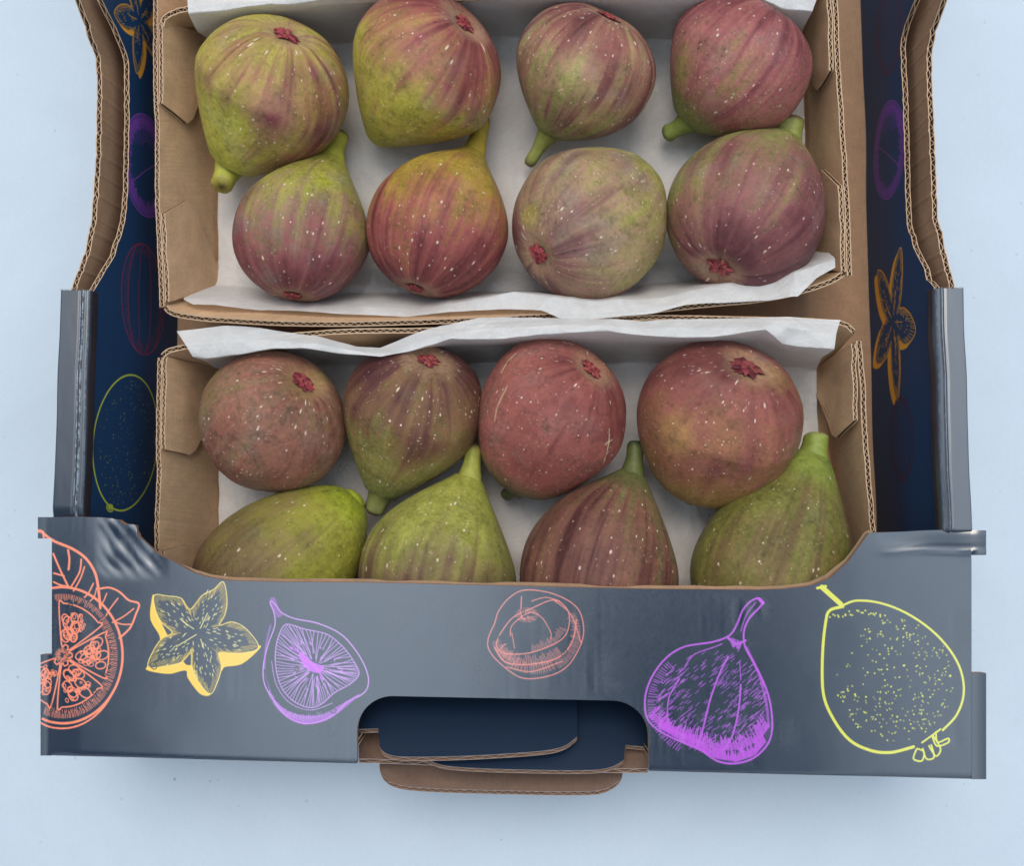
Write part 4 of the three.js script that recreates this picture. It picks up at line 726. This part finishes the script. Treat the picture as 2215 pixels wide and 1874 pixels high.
const FIGS = [
  { label: 'yellow-green fig with small pinkish eye, wedged in a corner of the upper tray', c: [588, 192], R: 166, eye: [622, 66], neck: [500, 355], tip: [480, 404], nh: -0.42, th: -0.30, nr: 0.3, tr: 0.15, pw: 0.95, lift: 0.002, cut: [138, 132, 62], hole: 0.08, G: [166, 172, 66], M: [156, 138, 84], P: [128, 84, 82], g: [0.55, 0.1, 0.0], b: 0.30, patches: [[590, 245, 75, [134, 90, 88], 0.75], [590, 262, 26, [112, 52, 66], 0.8], [500, 300, 60, [172, 182, 58], 0.7], [690, 230, 60, [138, 98, 72], 0.55]], neckC: [160, 168, 70] },
  { label: 'red-purple fig shading to yellow-green at its tapered end, beside the yellow-green corner fig', c: [924, 148], R: 166, eye: [1012, 42], neck: [818, 296], tip: [784, 322], blunt: 1, hole: 1, nh: -0.5, th: -0.6, nr: 0.22, pw: 0.95, lift: 0.002, G: [164, 164, 66], M: [156, 122, 82], P: [132, 78, 78], g: [0.75, -0.75, 0], b: 0.62, patches: [[905, 130, 70, [146, 88, 96], 0.6], [860, 250, 50, [172, 174, 66], 0.7]] },
  { label: 'brownish pink ribbed fig with a long bent green stem, in the upper tray', c: [1264, 152], R: 157, eye: [1322, 26], neck: [1186, 286], tip: [1142, 358], nh: -0.5, th: -0.72, nr: 0.2, tr: 0.085, pw: 0.9, G: [150, 158, 90], M: [150, 124, 98], P: [130, 88, 86], g: [0.3, -0.5, 0], b: 0.78, rib: 1.5, bloom: 0.4, neckC: [140, 150, 78], cut: [96, 90, 62] },
  { label: 'dusty rose fig with a short blunt green stem lying over bare paper', c: [1594, 142], R: 159, eye: [1676, 16], neck: [1486, 262], tip: [1438, 292], nh: -0.45, th: -0.66, nr: 0.24, tr: 0.12, pw: 0.88, G: [138, 140, 72], M: [146, 106, 92], P: [142, 88, 94], g: [0.5, -0.5, 0], b: 0.86, rib: 1.2, neckC: [118, 134, 64], cut: [88, 104, 56] },
  { label: 'fig green at the neck and purple below, under the yellow-green corner fig', c: [655, 508], R: 144, eye: [632, 648], neck: [716, 352], tip: [738, 288], nh: -0.35, th: -0.5, nr: 0.26, tr: 0.14, pw: 1.1, eyeUp: 0.6, G: [152, 158, 62], M: [130, 110, 88], P: [124, 76, 82], g: [-0.2, 0.75, 0], b: 0.58, bloom: 0.5, patches: [[720, 385, 42, [160, 170, 52], 0.7], [775, 480, 34, [140, 140, 50], 0.6]] },
  { label: 'olive-gold fig turning dark red towards its base, in the upper tray', c: [946, 490], R: 152, eye: [896, 632], neck: [1022, 338], tip: [1046, 252], nh: -0.4, th: -0.5, nr: 0.22, tr: 0.12, pw: 1.15, eyeUp: 0.6, G: [156, 142, 52], M: [146, 104, 70], P: [134, 76, 78], g: [-0.1, 0.85, 0], b: 0.55, rib: 1.3, bloom: 0.16 },
  { label: 'pale olive and mauve fig lying with its red eye facing up, no stem showing', c: [1278, 484], R: 164, eye: [1158, 556], neck: [1382, 388], tip: [1405, 372], nh: -0.3, th: -0.5, nr: 0.42, pw: 0.8, G: [152, 154, 82], M: [146, 126, 100], P: [124, 90, 90], g: [-0.35, 0.2, 0.1], b: 0.5, rib: 0.9, bloom: 0.4, patches: [[1235, 480, 70, [126, 96, 92], 0.6], [1130, 470, 30, [158, 152, 62], 0.6], [1206, 437, 13, [190, 180, 160], 0.8]], ek: 1.15 },
  { label: 'large mauve fig with one green shoulder, under the dusty rose fig', c: [1613, 462], R: 168, eye: [1553, 588], neck: [1692, 312], tip: [1708, 250], nh: -0.4, th: -0.35, nr: 0.3, tr: 0.2, pw: 1.0, eyeUp: 0.75, G: [134, 148, 80], M: [132, 104, 86], P: [120, 78, 84], g: [0.35, 0.75, 0], b: 0.72, bloom: 0.35, patches: [[1650, 430, 50, [146, 88, 90], 0.5]], neckC: [134, 146, 76] },
  { label: 'brown-purple fig with a pale olive ring round its red eye, in the lower tray', c: [590, 916], R: 158, eye: [662, 820], neck: [535, 1000], tip: [520, 1020], nh: -0.6, th: -0.7, nr: 0.35, pw: 0.8, G: [138, 130, 72], M: [124, 98, 80], P: [132, 92, 82], g: [0.15, 0.15, 0.2], b: 0.55, bloom: 0.3, ring: [160, 140, 92] },
  { label: 'dark purple teardrop fig narrowing to an olive green tip, in the lower tray', c: [896, 884], R: 150, eye: [930, 772], neck: [826, 1062], tip: [806, 1110], nh: -0.4, th: -0.5, nr: 0.27, tr: 0.15, pw: 1.0, lift: 0.002, G: [128, 130, 72], M: [118, 92, 66], P: [88, 56, 58], g: [0.25, -0.85, 0], b: 0.62, rib: 0.85, patches: [[845, 945, 34, [138, 130, 56], 0.6]], bloom: 0.22, neckC: [118, 128, 74] },
  { label: 'round plum-pink fig with pale scratches on its skin, in the lower tray', c: [1198, 892], R: 161, eye: [1286, 792], neck: [1118, 1052], tip: [1092, 1070], nh: -0.42, th: -0.7, nr: 0.3, pw: 0.62, lift: 0.002, G: [120, 92, 70], M: [134, 94, 84], neckC: [92, 100, 58], P: [142, 86, 84], g: [0.1, 0.1, 0.25], b: 0.85, rib: 0.6, bloom: 0.25, scars: [[[1116, 764], [1098, 780], [1084, 806]], [[1098, 838], [1086, 860], [1074, 886], [1070, 910]], [[1318, 930], [1318, 955], [1314, 980], [1308, 1002]], [[1308, 962], [1326, 950]]] },
  { label: 'largest purple fig, with a golden blotch and a dark ragged open eye', c: [1560, 905], R: 177, eye: [1619, 786], neck: [1502, 1066], tip: [1490, 1078], nh: -0.45, th: -0.7, nr: 0.4, pw: 0.72, lift: 0.001, G: [150, 126, 72], M: [138, 98, 74], P: [128, 80, 78], g: [-0.1, -0.75, 0.1], b: 0.72, rib: 0.5, bloom: 0.3, patches: [[1460, 945, 60, [152, 122, 76], 0.6], [1560, 960, 60, [150, 110, 76], 0.45], [1545, 1020, 45, [104, 58, 62], 0.6], [1690, 800, 60, [142, 116, 72], 0.6]], er: 0.19, ek: 0.7 },
  { label: 'olive fig with one bright lime shoulder, half hidden by the printed ledge', c: [578, 1260], R: 160, eye: [476, 1370], neck: [768, 1080], tip: [768, 1100], blunt: 1, hole: 2, nh: -0.25, th: -0.7, nr: 0.2, tr: 0.1, pw: 0.72, eyeUp: 0.2, G: [142, 148, 54], M: [116, 108, 62], P: [98, 84, 60], g: [-0.85, 0.35, 0], b: 0.74, patches: [[735, 1095, 62, [164, 176, 50], 0.85]], rib: 0.6, bloom: 0.15, specks: 160, neckC: [140, 158, 44] },
  { label: 'lime green fig with a long upright neck and brownish base, behind the printed ledge', c: [948, 1236], R: 168, eye: [930, 1400], neck: [1014, 1036], tip: [1024, 962], nh: -0.15, th: -0.2, nr: 0.2, tr: 0.11, pw: 1.08, eyeUp: 0.1, G: [146, 154, 70], M: [124, 120, 72], P: [104, 88, 72], g: [0, 0.9, 0], b: 0.48, rib: 1.1, bloom: 0.2 },
  { label: 'brown-purple striped fig with a dark green stem tip, half hidden by the ledge', c: [1296, 1240], R: 174, eye: [1270, 1400], neck: [1366, 1030], tip: [1374, 955], nh: -0.25, th: -0.3, nr: 0.2, tr: 0.11, pw: 1.05, eyeUp: 0.1, G: [104, 104, 66], M: [116, 86, 70], P: [104, 72, 68], g: [-0.3, 0.5, 0], b: 0.75, rib: 1.9, bloom: 0.2, neckC: [92, 104, 60], cut: [46, 66, 38] },
  { label: 'long green fig with brown streaks and a thick pale blunt stem, by the ledge', c: [1665, 1243], R: 168, eye: [1612, 1396], neck: [1757, 988], tip: [1764, 938], nh: -0.12, th: -0.15, nr: 0.25, tr: 0.165, pw: 1.02, eyeUp: 0.1, G: [112, 118, 56], M: [110, 100, 62], P: [90, 72, 60], g: [0.05, 0.7, 0], b: 0.44, rib: 1.2, bloom: 0.2, neckC: [122, 142, 62], cut: [140, 150, 90] },
];
FIGS.forEach((d, i) => makeFig(d, i + 1));

renderer.render(scene, camera);
